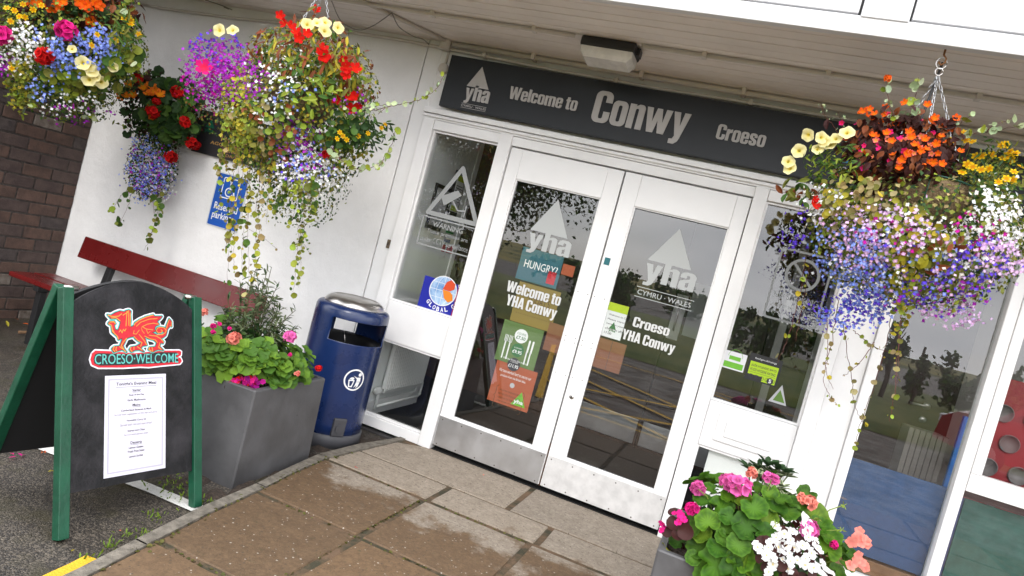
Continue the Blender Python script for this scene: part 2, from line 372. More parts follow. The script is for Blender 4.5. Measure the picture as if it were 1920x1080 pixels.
def slab_mat():
    """buff concrete flags: dry under the canopy, rain-wet and dirtier further out"""
    m=bpy.data.materials.new('paving slab'); m.use_nodes=True; t=m.node_tree; b=t.nodes['Principled BSDF']; l=t.links.new
    g=t.nodes.new('ShaderNodeNewGeometry'); oi=t.nodes.new('ShaderNodeObjectInfo')
    def noise(s,d=5,r=.6):
        n=t.nodes.new('ShaderNodeTexNoise'); n.inputs['Scale'].default_value=s; n.inputs['Detail'].default_value=d; n.inputs['Roughness'].default_value=r; l(g.outputs['Position'],n.inputs['Vector']); return n
    def math_(op,a,bv):
        n=t.nodes.new('ShaderNodeMath'); n.operation=op
        for i,x in enumerate((a,bv)):
            if isinstance(x,(int,float)): n.inputs[i].default_value=x
            else: l(x,n.inputs[i])
        return n.outputs[0]
    def ramp(src,p0,p1,c0,c1):
        r=t.nodes.new('ShaderNodeValToRGB'); r.color_ramp.elements[0].position=p0; r.color_ramp.elements[1].position=p1
        r.color_ramp.elements[0].color=(*c0,1); r.color_ramp.elements[1].color=(*c1,1); l(src,r.inputs[0]); return r.outputs[0]
    def mix(f,a,bv,mode='MIX'):
        n=t.nodes.new('ShaderNodeMix'); n.data_type='RGBA'; n.blend_type=mode
        for s,x in (('Factor',f),('A',a),('B',bv)):
            if isinstance(x,(int,float)): n.inputs[s].default_value=x
            elif isinstance(x,tuple): n.inputs[s].default_value=(*x,1)
            else: l(x,n.inputs[s])
        return n.outputs['Result']
    sx=t.nodes.new('ShaderNodeSeparateXYZ'); l(g.outputs['Position'],sx.inputs[0])
    fine=noise(160,3).outputs['Fac']; med=noise(14,6).outputs['Fac']; big=noise(2.6,6,.65).outputs['Fac']
    dry=mix(ramp(fine,.3,.7,(0,0,0),(1,1,1)),(.225,.190,.152),(.375,.325,.27))
    dry=mix(.5,dry,ramp(med,.3,.7,(.19,.155,.12),(.37,.32,.27)))
    tone=ramp(oi.outputs['Random'],0,1,(.86,.86,.86),(1.08,1.06,1.03)); dry=mix(1.,dry,tone,'MULTIPLY')
    # wet front: irregular line about a metre out
    yy=math_('MULTIPLY',sx.outputs[1],-1.0)
    w=math_('ADD',yy,math_('MULTIPLY',math_('SUBTRACT',big,.5),1.9)); w=math_('ADD',w,math_('MULTIPLY',math_('SUBTRACT',med,.5),.35))
    wet=ramp(math_('MULTIPLY',w,.5),.44,.53,(0,0,0),(1,1,1))
    colr=mix(wet,dry,mix(1.,dry,(.46,.335,.215),'MULTIPLY'))
    # moss / algae freckles
    mo=ramp(noise(30,6).outputs['Fac'],.60,.72,(0,0,0),(.6,.6,.6)); colr=mix(math_('MULTIPLY',mo,wet),colr,(.055,.052,.022))
    # pits, grit and dark specks in the concrete
    vo=t.nodes.new('ShaderNodeTexVoronoi'); vo.inputs['Scale'].default_value=75; l(g.outputs['Position'],vo.inputs['Vector'])
    vc=t.nodes.new('ShaderNodeSeparateColor'); l(vo.outputs['Color'],vc.inputs[0])
    pit=math_('LESS_THAN',vo.outputs['Distance'],math_('SUBTRACT',math_('MULTIPLY',vc.outputs[0],.62),.28))
    colr=mix(math_('MULTIPLY',pit,.75),colr,mix(math_('GREATER_THAN',vc.outputs[1],.72),(.06,.045,.03),(.45,.41,.36)))
    gr=ramp(noise(48,4,.7).outputs['Fac'],.32,.72,(.72,.70,.66),(1.15,1.14,1.12)); colr=mix(1.,colr,gr,'MULTIPLY')
    l(colr,b.inputs['Base Color'])
    l(ramp(wet,0,1,(.9,.9,.9),(.70,.70,.70)),b.inputs['Roughness'])
    bp=t.nodes.new('ShaderNodeBump'); bp.inputs['Strength'].default_value=.35; bp.inputs['Distance'].default_value=.004
    l(math_('ADD',fine,math_('MULTIPLY',med,1.2)),bp.inputs['Height']); l(bp.outputs[0],b.inputs['Normal'])
    return m
M_slab=slab_mat()
M_kerb=mat('kerb concrete',(.10,.088,.07),.85,col2=(.21,.185,.15),scale=22,bump=.6,bscale=90)
M_mortar=mat('mortar joint',(.13,.080,.045),.95,col2=(.040,.036,.018),scale=9,bump=.7,bscale=120,lo=.42,hi=.6)
M_soil=mat('bark and soil',(.022,.015,.011),.95,col2=(.06,.042,.03),scale=60,bump=1.,bscale=70)
M_plinth=mat('dark plinth',(.045,.042,.042),.8,var=.3,scale=12,bump=.3)
M_yellow=mat('yellow road paint',(.62,.36,.015),.75,var=.12,scale=10,bump=.5,bscale=120)
M_wpaint=mat('white road paint',(.68,.67,.64),.75,col2=(.42,.41,.38),scale=60,bump=.5,bscale=120,lo=.55,hi=.75)

# ================================================================== ground
xs=[-400,-60,-12,-4.6,-4.36,-3,-2.2,-1.6,-1.25,0,6,60,400]; 
def gz(x): return -.145 if x<-4.36 else (-.145+(x+4.36)/(4.36-1.25)*.105 if x<-1.25 else -.04)
ys=[400,.1,-3,-30,-400]
mb=MB(); 
mb.add([(x,y,gz(x)) for y in ys for x in xs],[(j*len(xs)+i,(j+1)*len(xs)+i,(j+1)*len(xs)+i+1,j*len(xs)+i+1) for j in range(len(ys)-1) for i in range(len(xs)-1)])
tag(mb.build('ground',M_asphalt),kind='structure')

# kerb and slabs
KO=[(-.985,-.02),(-1.0,-.14),(-1.055,-.42),(-1.083,-.81),(-1.045,-1.15),(-1.005,-1.42),(-.973,-1.80),(-.915,-2.18),(-.87,-2.45),(-.83,-2.8)]
KI=[(-.945,-.02),(-.955,-.14),(-.985,-.42),(-1.022,-.81),(-.995,-1.15),(-.955,-1.42),(-.918,-1.80),(-.862,-2.18),(-.82,-2.45),(-.78,-2.8)]
def interp(P,y):
    for a,b in zip(P,P[1:]):
        if b[1]<=y<=a[1]: t=(y-a[1])/(b[1]-a[1]); return a[0]+t*(b[0]-a[0])
    return P[-1][0]
bed=MB(); pts=[KI[-1]]+[(3.6,-2.8),(3.6,0.03)]+[(-.945,.03)]+KI[1:-1]
bed.prism([(p[0],p[1]) for p in pts],.08,(0,0,-.007),X,Y)
PAV=tag(bed.build('pavement',M_mortar),kind='structure')
def jag(a,b,n,amp):
    return [(a[0]+(b[0]-a[0])*i/n+(rnd.uniform(-amp,amp) if 0<i<n else 0), a[1]+(b[1]-a[1])*i/n+(rnd.uniform(-amp,amp) if 0<i<n else 0)) for i in range(n)]
def slab(x0,x1,y0,y1,left=False):
    z=rnd.uniform(-.0015,.0015)
    if left:
        ysamp=[y1+(y0-y1)*i/4 for i in range(5)]       # top (y1, nearer door) to bottom
        P=[(interp(KI,y)+.008,y) for y in ysamp]+[(x1,y0),(x1,y1)]
    else: P=[(x0,y1),(x0,y0),(x1,y0),(x1,y1)]
    Q=[]
    for a,b in zip(P,P[1:]+P[:1]): Q+=jag(a,b,5,.0022)
    cx=sum(p[0] for p in Q)/len(Q); cy=sum(p[1] for p in Q)/len(Q)
    m=MB(); top=[(p[0]+(cx-p[0])*.012,p[1]+(cy-p[1])*.012) for p in Q]
    n=len(Q); V=[(p[0],p[1],z) for p in top]+[(p[0],p[1],z-.005) for p in Q]+[(p[0],p[1],-.045) for p in Q]
    F=[tuple(range(n))]+[(i+k*n,i+(k+1)*n,(i+1)%n+(k+1)*n,(i+1)%n+k*n) for k in (0,1) for i in range(n)]
    m.add(V,F); m.build('slab',M_slab,PAV)
rows=[(-.505,-.012,[-.045,.90,1.80,2.70,3.55]),(-.806,-.532,[-.397,.222,.842,1.46,2.08,2.7,3.3]),(-1.468,-.850,[-.412,.193,.80,1.41,2.02,2.63,3.24]),
      (-2.108,-1.498,[-.400,.20,.81,1.42,2.03,2.64,3.25]),(-2.78,-2.146,[-.41,.19,.80,1.41,2.02,2.63,3.24])]
for y0,y1,xx in rows:
    slab(0,xx[0],y0,y1,True)
    for a,b in zip(xx,xx[1:]): slab(a+.034,b,y0,y1)
for a in ((0,3),(3,5),(5,7),(7,9)):
    i,j=a; P=[KO[k] for k in range(i,j+1)]+[KI[k] for k in range(j,i-1,-1)]
    P=[(p[0],p[1]+(.004 if k in (0,len(P)-1) else (-.004 if k in (j-i,j-i+1) else 0))) for k,p in enumerate(P)]
    P=[(p[0],p[1]) for p in P]
    m=MB(); m.prism(P,.14,(0,0,.004),X,Y); m.build('kerb_stone',M_kerb,PAV)

# soil strip between kerb and wall
m=MB(); g=[]; nx,ny=14,22
for j in range(ny+1):
    y=.02-j*(1.75/ny); xr=interp(KO,min(-.02,y))+.01; xl=-1.78
    for i in range(nx+1):
        x=xl+(xr-xl)*i/nx; e=min(i,nx-i,j,ny-j)
        g.append((x,y,-.045+(rnd.uniform(-.008,.022) if e>0 else -.03)))
m.add(g,[(j*(nx+1)+i,(j+1)*(nx+1)+i,(j+1)*(nx+1)+i+1,j*(nx+1)+i+1) for j in range(ny) for i in range(nx)],smooth=True)
tag(m.build('soil_bed',M_soil),kind='structure')

# painted road markings
def strip(a,b,w,z0,mater,name,label):
    a=Vector(a);b=Vector(b); d=(b-a).normalized(); q=Vector((-d.y,d.x))*w/2; n=max(4,int((b-a).length/.06))
    Lp=[];Rp=[]
    for i in range(n+1):
        p=a+(b-a)*i/n; Lp.append(p+q*(1+rnd.uniform(-.10,.06))); Rp.append(p-q*(1+rnd.uniform(-.10,.06)))
    V=[(p.x,p.y,gz(p.x)+z0) for p in Lp+Rp]; k=len(Lp)
    m=MB(); m.add(V,[(i,i+k,i+k+1,i+1) for i in range(n)])
    return tag(m.build(name,mater),label,'road marking')
strip((-2.9,-1.86),(-1.02,-1.765),.075,.006,M_wpaint,'parking_bay_line','white painted bay line on the asphalt running under the chalkboard')
strip((-.915,-2.315),(-.865,-2.60),.125,.008,M_yellow,'yellow_line','yellow painted line on the asphalt ending beside the kerb')
hatch=[((-.9,-2.95),(2.0,-2.95)),((-.9,-2.95),(-2.3,-8.6)),((-2.3,-8.6),(2.6,-8.6)),
       ((-1.2,-4.2),(.6,-2.95)),((-1.5,-5.6),(2.2,-2.95)),((-1.9,-7.0),(2.0,-4.2)),((.0,-8.6),(2.4,-6.9)),
       ((-.6,-2.95),(2.2,-5.3)),((-1.1,-4.0),(2.5,-7.0)),((1.0,-2.95),(2.0,-3.75))]
for i,(a,b) in enumerate(hatch):
    o=strip(a,b,.085,.006+.003*(i+1),M_yellow,'hatch_line','yellow line of the keep-clear hatching reflected in the glass doors'); o['group']='keep clear hatching on the asphalt'

# ================================================================== walls
m=MB(); m.box(-4.40,-1.543,0,.22,-.3,2.70)
WALL=tag(m.build('rendered_wall',M_wall),'white textured render wall behind the bench and the hanging baskets','wall')
def stain(x,z,r):
    mm=MB(); mm.disc((x,z),r,(0,-.001,0),X,Z,n=10); return mm
m=MB(); m.lathe([(.012,0),(.012,-.008),(.006,-.012),(.0005,-.012)],12,Matrix.Translation((-1.87,0,2.155))@Matrix.Rotation(math.radians(90),4,'X')@Matrix.Scale(-1,4,(0,0,1)))
m.build('wall_plug',mat('old wall plug',(.16,.14,.12),.8),WALL)
m=MB(); m.box(-4.36,-1.543,-.006,.0,-.25,-.035); m.build('base_band',M_plinth,WALL)

# brick return wall at x = -4.36, running out towards the car park
BW=thing('brick_wall',(-4.46,-.8,-.2),'dark brown brick return wall beside the white render','wall')
M_bricks=[mat('brown brick %d'%i,c,.9,col2=c2,scale=9+3*i,bump=.35,bscale=90) for i,(c,c2) in enumerate([((.060,.036,.028),(.115,.068,.052)),((.050,.033,.030),(.085,.058,.05)),((.066,.040,.032),(.11,.064,.048)),((.042,.032,.031),(.075,.058,.054)),((.10,.075,.06),(.20,.17,.145))])]
M_bmortar=mat('dark mortar',(.040,.034,.031),.95,col2=(.085,.072,.064),scale=30,bump=.4)
m=MB(); m.box(-4.62,-4.372,-1.72,-.002,-.3,2.64); m.build('mortar_core',M_bmortar,BW)
BL,BH,G_=.218,.083,.013
bmesh_cache={}
def brick_mesh(l,mi,v):
    k=(round(l,3),mi,v)
    if k not in bmesh_cache:
        q=MB(); q.box(-.05,.006+v*.0015,-l/2,l/2,-BH/2,BH/2,bev=.004); bmesh_cache[k]=q.mesh('brick',M_bricks[mi])
    return bmesh_cache[k]
course=0; z=-.165
while z<2.60:
    y=-.006; first=True
    while y>-1.69:
        l=BL
        if first and course%2: l=BL/2-.006
        l=min(l,y+1.70); first=False
        if l>.03:
            mi=rnd.choices(range(5),[5,5,3,4,.5 if z>.15 else 6])[0]
            inst('brick',brick_mesh(l,mi,rnd.randint(0,2)),Matrix.Translation((-4.372,y-l/2,z+BH/2))@Matrix.Rotation(rnd.uniform(-.006,.006),4,'X'),BW)
        y-=l+G_
    z+=BH+G_; course+=1

# ================================================================== canopy
CAN=thing('canopy',(0,-.5,2.62),'canopy over the entrance with cream boarded soffit and white fascia','canopy')
nb=12; bw=1.04/nb
for i in range(nb):
    m=MB(); m.box(-4.36,4.2,-1.04+i*bw+.0025,-1.04+(i+1)*bw-.0025,2.62+rnd.uniform(0,.0015),2.64,bev=.002); m.build('soffit_board',M_soffit,CAN)
m=MB(); m.box(-4.36,4.2,-1.04,-.0,2.642,2.70); m.build('deck',mat('dark groove',(.05,.04,.035),.9),CAN)
m=MB(); m.box(-4.36,4.2,-1.085,-1.043,2.596,2.672,bev=.004); m.build('drip_board',M_fascia,CAN)
m=MB(); m.box(-4.36,4.2,-1.0445,-1.0405,2.673,3.35); m.build('seam_backing',M_black,CAN)  # dark sheet added so the gaps between fascia boards read as shaded seams
for (a,b,zb,dy) in [(-4.36,-1.3,2.676,0),(-1.290,.990,2.676,0),(1.190,4.2,2.676,0)]:
    m=MB(); m.box(a,b,-1.075+dy,-1.045,zb+.008,2.84,bev=.003); m.build('fascia_board',M_fascia,CAN)
    m=MB(); m.box(a,b,-1.083+dy,-1.045,2.850,3.35,bev=.003); m.build('fascia_board',M_fascia,CAN)
m=MB(); m.box(1.0,1.18,-1.092,-1.045,2.665,3.35,bev=.004); m.build('cover_strip',M_fascia,CAN)
m=MB(); m.box(-4.36,4.2,-1.04,3.5,2.702,3.35); m.build('roof_slab',M_fascia,CAN)

# conduits
def conduit(path,r,label,clips=(),group='surface conduits under the canopy'):
    t=thing('conduit',path[0],label,'conduit',group)
    m=MB(); m.tube(path,r,8); m.build('pipe',M_conduit,t)
    for c,ax in clips:
        q=MB(); 
        if ax=='x': q.box(c[0]-.012,c[0]+.012,c[1]-r*2.2,c[1]+r*2.2,c[2]-r*1.25,c[2]+r*1.6,bev=.002)
        q.build('clip',M_conduit,t)
conduit([(-4.3,-.535,2.606),(-.36,-.535,2.606)],.011,'cream conduit along the soffit running up to the bulkhead lamp',[((x,-.535,2.606),'x') for x in (-3.6,-2.8,-2.0,-1.25,-.6)])
conduit([(.02,-.535,2.606),(4.1,-.535,2.606)],.011,'cream conduit along the soffit leaving the bulkhead lamp past the right basket',[((x,-.535,2.606),'x') for x in (.35,.95,1.6,2.4)])
conduit([(-4.3,-.02,2.52),(-3.9,-.02,2.515),(-3.2,-.02,2.535),(-2.6,-.022,2.57),(-1.75,-.022,2.583),(-1.4,-.025,2.575),(-.6,-.03,2.552),(.1,-.03,2.548),(.5,-.03,2.556),(4.0,-.03,2.565)],.011,'sagging cream cable pipe clipped along the wall top above the dark sign',[((x,-.022,zz),'x') for x,zz in ((-2.2,2.578),(-1.1,2.566),(-.2,2.55),(.6,2.557),(1.5,2.56))])
conduit([(-1.33,-.055,2.60),(4.0,-.055,2.60)],.016,'thick cream conduit above the dark sign starting at the round junction box',[((x,-.055,2.60),'x') for x in (-.75,-.05,.55,1.25,2.0)])
conduit([(-1.76,-.62,2.607),(-1.36,-.06,2.607)],.012,'cream conduit crossing the soffit diagonally to the round junction box')
t=thing('junction_box',(-1.385,-.045,2.60),'cream round junction box where pipes meet at the soffit corner','junction box')
m=MB(); m.lathe([(.0005,-.045),(.034,-.045),(.038,-.038),(.038,.018)],20,Matrix.Translation((-1.385,-.055,2.60))); m.build('lid',M_conduit,t)
t=thing('sounder_disc',(-1.372,-.01,2.44),'small round white sensor on the wall left of the dark sign','sensor')
m=MB(); m.lathe([(.0005,.03),(.03,.03),(.036,.022),(.037,0)],20,Matrix.Translation((-1.376,0,2.443))@Matrix.Rotation(math.radians(90),4,'X')); m.build('cover',M_conduit,t)
m=MB(); m.tube([(-1.372,-.012,2.478),(-1.37,-.012,2.575)],.009,6); m.build('drop_pipe',M_conduit,t)
def wire(pts,label):
    P=[Vector(p) for p in pts]; path=[]
    for i in range(len(P)-1):
        p0,p1,p2,p3=P[max(i-1,0)],P[i],P[i+1],P[min(i+2,len(P)-1)]
        for k in range(8):
            t=k/8; path.append(.5*((2*p1)+(p2-p0)*t+(2*p0-5*p1+4*p2-p3)*t*t+(3*p1-3*p2+p3-p0)*t**3))
    path.append(P[-1]); m=MB(); m.tube(path,.0035,5); return tag(m.build('loose_wire',mat('wire sheath',(.20,.18,.16),.6)),label,'wire',None)
W=lambda px,py,z: on(px,py,'z',z)
wire([W(622,2,2.60),W(640,40,2.56),W(672,56,2.55),W(700,48,2.56),W(735,24,2.605)],'thin wire looping down under the soffit beside the left flower basket')
wire([W(735,24,2.605),W(748,50,2.58),W(775,68,2.57),W(795,75,2.575),W(815,95,2.585),W(828,98,2.60)],'thin wire drooping along the diagonal conduit to the junction box')
wire([W(385,0,2.61),W(420,12,2.60),W(460,30,2.60),(-3.3,-.03,2.60)],'dark wire along the soffit behind the hanging basket')

# bulkhead lamp
BLo=thing('bulkhead_light',(-.16,-.50,2.62),'black bulkhead lamp with clouded diffuser on the soffit','lamp')
R=Matrix.Translation((-.165,-.46,2.62))
m=MB(); m.box(-.155,.155,-.085,.085,-.055,-.0,bev=.012,M=R); m.build('base',M_black,BLo)
prof=[(-.148,-.055),(-.146,-.082),(-.12,-.112),(.12,-.112),(.146,-.082),(.148,-.055)]
V=[];F=[]; nn=len(prof)
for k,(yy,sc,dz) in enumerate([(-.082,.97,.006),(-.072,1,.0),(.05,1,-.012),(.074,.98,-.006),(.082,.94,.006)]):
    for x,zz in prof: V.append(R@Vector((x*sc,yy,-.055+(zz+.055)*(1.0 if k in(1,2,3) else .72)+(dz if zz<-.06 else 0))))
for k in range(4):
    for i in range(nn-1): F.append((k*nn+i,k*nn+i+1,(k+1)*nn+i+1,(k+1)*nn+i))
F+=[tuple(range(nn-1,-1,-1)),tuple(4*nn+i for i in range(nn))]
m=MB(); m.add(V,F); 
m.build('diffuser',mat('clouded diffuser',(.62,.60,.56),.25,var=.12,scale=12,spec=.6),BLo)
m=MB(); m.box(.150,.172,-.03,.03,-.05,-.012,M=R); m.build('catch',M_black,BLo)

# ================================================================== entrance frame
FR=thing('glazed_entrance',(0,0,0),'white painted timber frame with sidelights around the double doors','door frame')
def fbox(name,x0,x1,y0,y1,z0,z1,mater=None,parent=FR,bev=.004):
    m=MB(); m.box(x0,x1,y0,y1,z0,z1,bev=bev); return m.build(name,mater or M_frame,parent)
def pane(x0,x1,z0,z1,y,parent,name='glass_pane'):
    m=MB(); m.add([(x0,y,z0),(x1,y,z0),(x1,y,z1),(x0,y,z1)],[(0,1,2,3)],0)
    e=.004; m.add([(x0,y+e,z0),(x1,y+e,z0),(x1,y+e,z1),(x0,y+e,z1)],[(3,2,1,0)],1)
    m.add([(x0,y,z0),(x1,y,z0),(x1,y,z1),(x0,y,z1),(x0,y+e,z0),(x1,y+e,z0),(x1,y+e,z1),(x0,y+e,z1)],[(0,4,5,1),(1,5,6,2),(2,6,7,3),(3,7,4,0)],1)
    return m.build(name,[M_glass,M_clear],parent)
DT=2.030
# posts: (x0,x1)
fbox('side_board',-1.535,-1.425,.0,.05,-.02,2.70)
fbox('post',-1.423,-1.336,-.028,.06,-.02,2.10)
fbox('post',-.852,-.764,-.028,.06,-.005,2.10)
fbox('post',.757,.833,-.028,.06,-.005,2.10)
fbox('post',1.320,1.400,-.028,.06,-.005,2.10)
# beads beside glass
for x in (-.852,-.764,.757,.833): pass
for (x0,x1) in ((-1.336,-.852),(.833,1.320)):
    fbox('rail',x0+.001,x1-.001,-.020,.055,2.036,2.098)
    pn=fbox('panel',x0+.001,x1-.001,-.006,.05,.588,.855)
    fbox('rail',x0+.001,x1-.001,-.022,.055,-.005,.064)
    pane(x0,x1,.857,2.034,.028,FR); pane(x0,x1,.066,.586,.028,FR)
    for (a,b) in ((.857,2.034),(.066,.586)):
        m=MB(); 
        for q in (x0,x1-.012): m.box(q,q+.012,.004,.027,a,b)
        m.box(x0+.012,x1-.012,.004,.027,a,a+.012); m.box(x0+.012,x1-.012,.004,.027,b-.012,b)
        m.build('bead',M_frame,FR)
# head: stepped mouldings
fbox('head',-1.423,1.400,-.020,.06,2.100,2.135)
fbox('head_moulding',-1.43,1.404,-.034,-.0205,2.112,2.128,bev=.003)
fbox('head',-1.43,1.62,-.040,.06,2.137,2.172)
fbox('head_board',-1.425,1.62,.0,.06,2.174,2.70)
fbox('door_stop',-.764,.757,.045,.07,DT+.004,2.10)
m=MB(); m.box(-.764,.757,-.012,.044,2.040,2.098,bev=.003); m.build('rail',M_frame,FR)
# raised letter panel on the right sidelight
lp=fbox('letter_panel',.905,1.262,-.018,-.0065,.640,.800)
fbox('letter_plate',.955,1.215,-.0255,-.0185,.675,.765,M_frame,lp,bev=.003)
# small latch on left post
lt=fbox('latch_plate',-1.462,-1.436,-.008,-.0005,1.185,1.245,mat('old brass',(.16,.12,.08),.5,metal=.6)); 
fbox('keyhole',-1.452,-1.446,-.0105,-.0085,1.205,1.225,M_black,lt,bev=0)
# plinth under the left sidelight and threshold
fbox('plinth',-1.535,-.95,-.03,.05,-.20,-.024,M_plinth)
fbox('threshold',-.762,.755,.006,.12,-.03,-.002,mat('threshold gap black',(.008,.008,.008),.8),bev=.002)  # black colour stands in for the shade in the gap under the doors

# ================================================================== doors
def door(x0,x1,hinge_left,label,plate_mat):
    d=thing('glazed_door',((x0+x1)/2,0,.02),label,'door')
    s=1 if hinge_left else -1
    gl,gr=(x0+.084,x1-.102) if hinge_left else (x0+.105,x1-.080)
    zb,zt,gb,gt=.030,DT,.239,1.837
    def bx(n,a,b,c,e,ya=-.008,yb=.040,mm=M_white,bev=.003,p=d): 
        m=MB(); m.box(a,b,ya,yb,c,e,bev=bev); return m.build(n,mm,p)
    bx('stile',x0+.002,gl,zb,zt); bx('stile',gr,x1-.002,zb,zt)
    bx('top_rail',gl+.0005,gr-.0005,gt,zt); bx('bottom_rail',gl+.0005,gr-.0005,zb,gb)
    pane(gl,gr,gb,gt,.018,d)
    m=MB(); e=.007
    for q in (gl,gr-e): m.box(q,q+e,.002,.017,gb,gt)
    m.box(gl+e,gr-e,.002,.017,gb,gb+e); m.box(gl+e,gr-e,.002,.017,gt-e,gt); m.build('glazing_bead',M_white,d)
    m=MB(); m.box(gl+e,gr-e,.0125,.0172,gt-e-.004,gt-e); m.build('gasket',M_gasket,d)
    kp=bx('kick_plate',x0+.006,x1-.006,.031,.228,-.0125,-.0085,plate_mat,.001)
    for i in range(6):
        xx=x0+.03+i*(x1-x0-.06)/5
        for zz in (.045,.208):
            m=MB(); m.lathe([(.0005,.0018),(.0035,.0015),(.0045,0)],10,Matrix.Translation((xx,-.0126,zz))@Matrix.Rotation(math.radians(90),4,'X')); m.build('screw',mat_screw,kp)
    return d,gl,gr
mat_screw=mat('screw head',(.12,.11,.10),.5,metal=.6)
D1,g1l,g1r=door(-.760,-.003,True,'left glazed white door with poster column and plain metal kick plate',M_alu)
D2,g2l,g2r=door(.003,.753,False,'right glazed white door with scuffed kick plate and keyhole',M_aluw)
for d,a,b in ((D1,-.094,-.014),(D2,.014,.094)):
    for z0,z1 in ((.955,1.26),(.72,.95)):
        m=MB(); m.box(a,b,-.0115,-.0085,z0,z1,bev=.001); p=m.build('finger_plate',M_white,d)
        for xx in (a+.008,b-.008):
            for zz in (z0+.012,z1-.012):
                q=MB(); q.lathe([(.0005,.0012),(.003,.001),(.0035,0)],8,Matrix.Translation((xx,-.0116,zz))@Matrix.Rotation(math.radians(90),4,'X')); q.build('screw',mat_screw,p)
m=MB(); m.lathe([(.0005,.004),(.012,.004),(.0145,.002),(.015,0)],16,Matrix.Translation((.05,-.0085,.615))@Matrix.Rotation(math.radians(90),4,'X')); lk=m.build('lock_cylinder',M_steel,D2)
m=MB(); m.box(.0475,.0525,-.0134,-.0126,.607,.623); m.build('keyhole',M_black,lk)
# door edge: exposed brown timber at the gap foot
m=MB(); m.box(-.002,.002,-.006,.03,.024,.30); m.build('meeting_edge',mat('worn timber edge',(.10,.045,.025),.7),D1)

# ================================================================== sign
SG=thing('entrance_sign',(0,-.05,2.35),'long dark grey sign with silver welcome lettering above the doors','sign')
SY=-.082
m=MB(); m.box(-1.306,1.415,SY,-.042,2.185,2.525,bev=.003); m.build('board',M_sign,SG)
FO=(0,SY-.0005,0)
sg=lambda px,py: on(px,py,'y',SY)
def sign_text(s,pl,prr,h,bold,mi=0,ext=.006,dz=0):
    a=sg(*pl); b=sg(*prr); m=MB(); zm=(a.z+b.z)/2+dz
    put_text(m,s,FO,X,Z,a.x,b.x,zm,zm+h,bold=bold,extrude=ext,impact=True); m.build('lettering',M_letter,SG)
sign_text('Welcome to',(953,185),(1080,209),.080,.05)
sign_text('Conwy',(1106,229),(1284,262),.232,.05,dz=-.035)
sign_text('Croeso',(1341,260),(1432,277),.086,.05)
ap=sg(905,126); bl_=sg(876,160); br_=sg(916,170); cz=(bl_.z+br_.z)/2
m=MB(); m.prism([(bl_.x,cz),(br_.x,cz),(ap.x,ap.z)],.006,FO[:1]+(SY-.0065,)+FO[2:],X,Z)
a=sg(870,186); b=sg(916,190)
zz=sg(880,188).z; put_text(m,'yha',FO,X,Z,a.x,b.x,zz-.022,cz+.012,impact=True,extrude=.006)
a=sg(866,192); b=sg(912,202); put_text(m,'CYMRU · WALES',FO,X,Z,a.x,b.x,zz-.046,zz-.032,bold=.008,lift=.001)
m.box(a.x,b.x,SY-.0015,SY-.0005,zz-.0265,zz-.0245); m.box(a.x,b.x,SY-.0015,SY-.0005,zz-.054,zz-.052)
m.build('tree_logo',M_letter,SG)
# second logo near the right end, largely behind flowers
a=sg(1520,262); m=MB(); put_text(m,'HOSTELLING',FO,X,Z,1.13,1.34,2.262,2.288,bold=.02,lift=.001); m.build('lettering',M_letter,SG)
m=MB(); put_text(m,'INTERNATIONAL',FO,X,Z,1.13,1.34,2.230,2.254,bold=.02,lift=.001); m.build('lettering',mat('red print',(.45,.02,.03),.5),SG)
m=MB(); m.prism([(1.15,2.31),(1.32,2.31),(1.235,2.45)],.002,(0,SY-.0025,0),X,Z); m.build('hut_logo',mat('blue print',(.02,.20,.42),.5),SG)
m=MB(); m.box(1.64,4.1,SY+.02,-.02,2.20,2.515,bev=.003); tag(m.build('fascia_panel',M_sign),'plain dark grey panel above the large window past the right basket','panel')
m=MB(); m.box(1.64,4.1,-.018,.06,2.172,2.70); tag(m.build('lintel',M_frame),'white painted lintel board above the large window','lintel')
# ================================================================== large window at the right
WN=thing('large_window',(2.1,0,0),'tall white framed window with blue and green boards behind the glass','window')
def wbox(n,x0,x1,y0,y1,z0,z1,mm=None,p=WN,bev=.004):
    m=MB(); m.box(x0,x1,y0,y1,z0,z1,bev=bev); return m.build(n,mm or M_frame,p)
wbox('jamb_board',1.402,1.560,-.004,.06,-.005,2.135)
wbox('post',1.561,1.614,-.030,.06,-.005,2.135)
wbox('post',2.097,2.150,-.030,.06,-.005,2.170)
wbox('rail',1.615,2.096,-.020,.055,2.06,2.170); wbox('rail',1.615,2.096,-.020,.055,-.005,.19)
pane(1.615,2.096,.19,2.06,.022,WN)
wbox('rail',2.151,4.0,-.020,.055,2.06,2.170); wbox('sash_rail',2.151,4.0,-.035,.045,.80,.895); wbox('rail',2.151,4.0,-.020,.055,-.005,.10)
wbox('sash_stile',2.151,2.200,-.035,.045,.896,2.058)
pane(2.201,3.0,.896,2.058,.012,WN); pane(2.151,3.0,.101,.798,.022,WN)
wbox('post',3.001,3.06,-.030,.06,.101,.798); wbox('sash_stile',3.001,3.06,-.035,.045,.896,2.058)
pane(3.061,3.98,.896,2.058,.012,WN); pane(3.061,3.98,.101,.798,.022,WN)
m=MB(); m.box(4.001,4.3,0,.22,-.3,2.7); tag(m.build('rendered_wall_return',M_wall),'white render wall beyond the large window','wall')

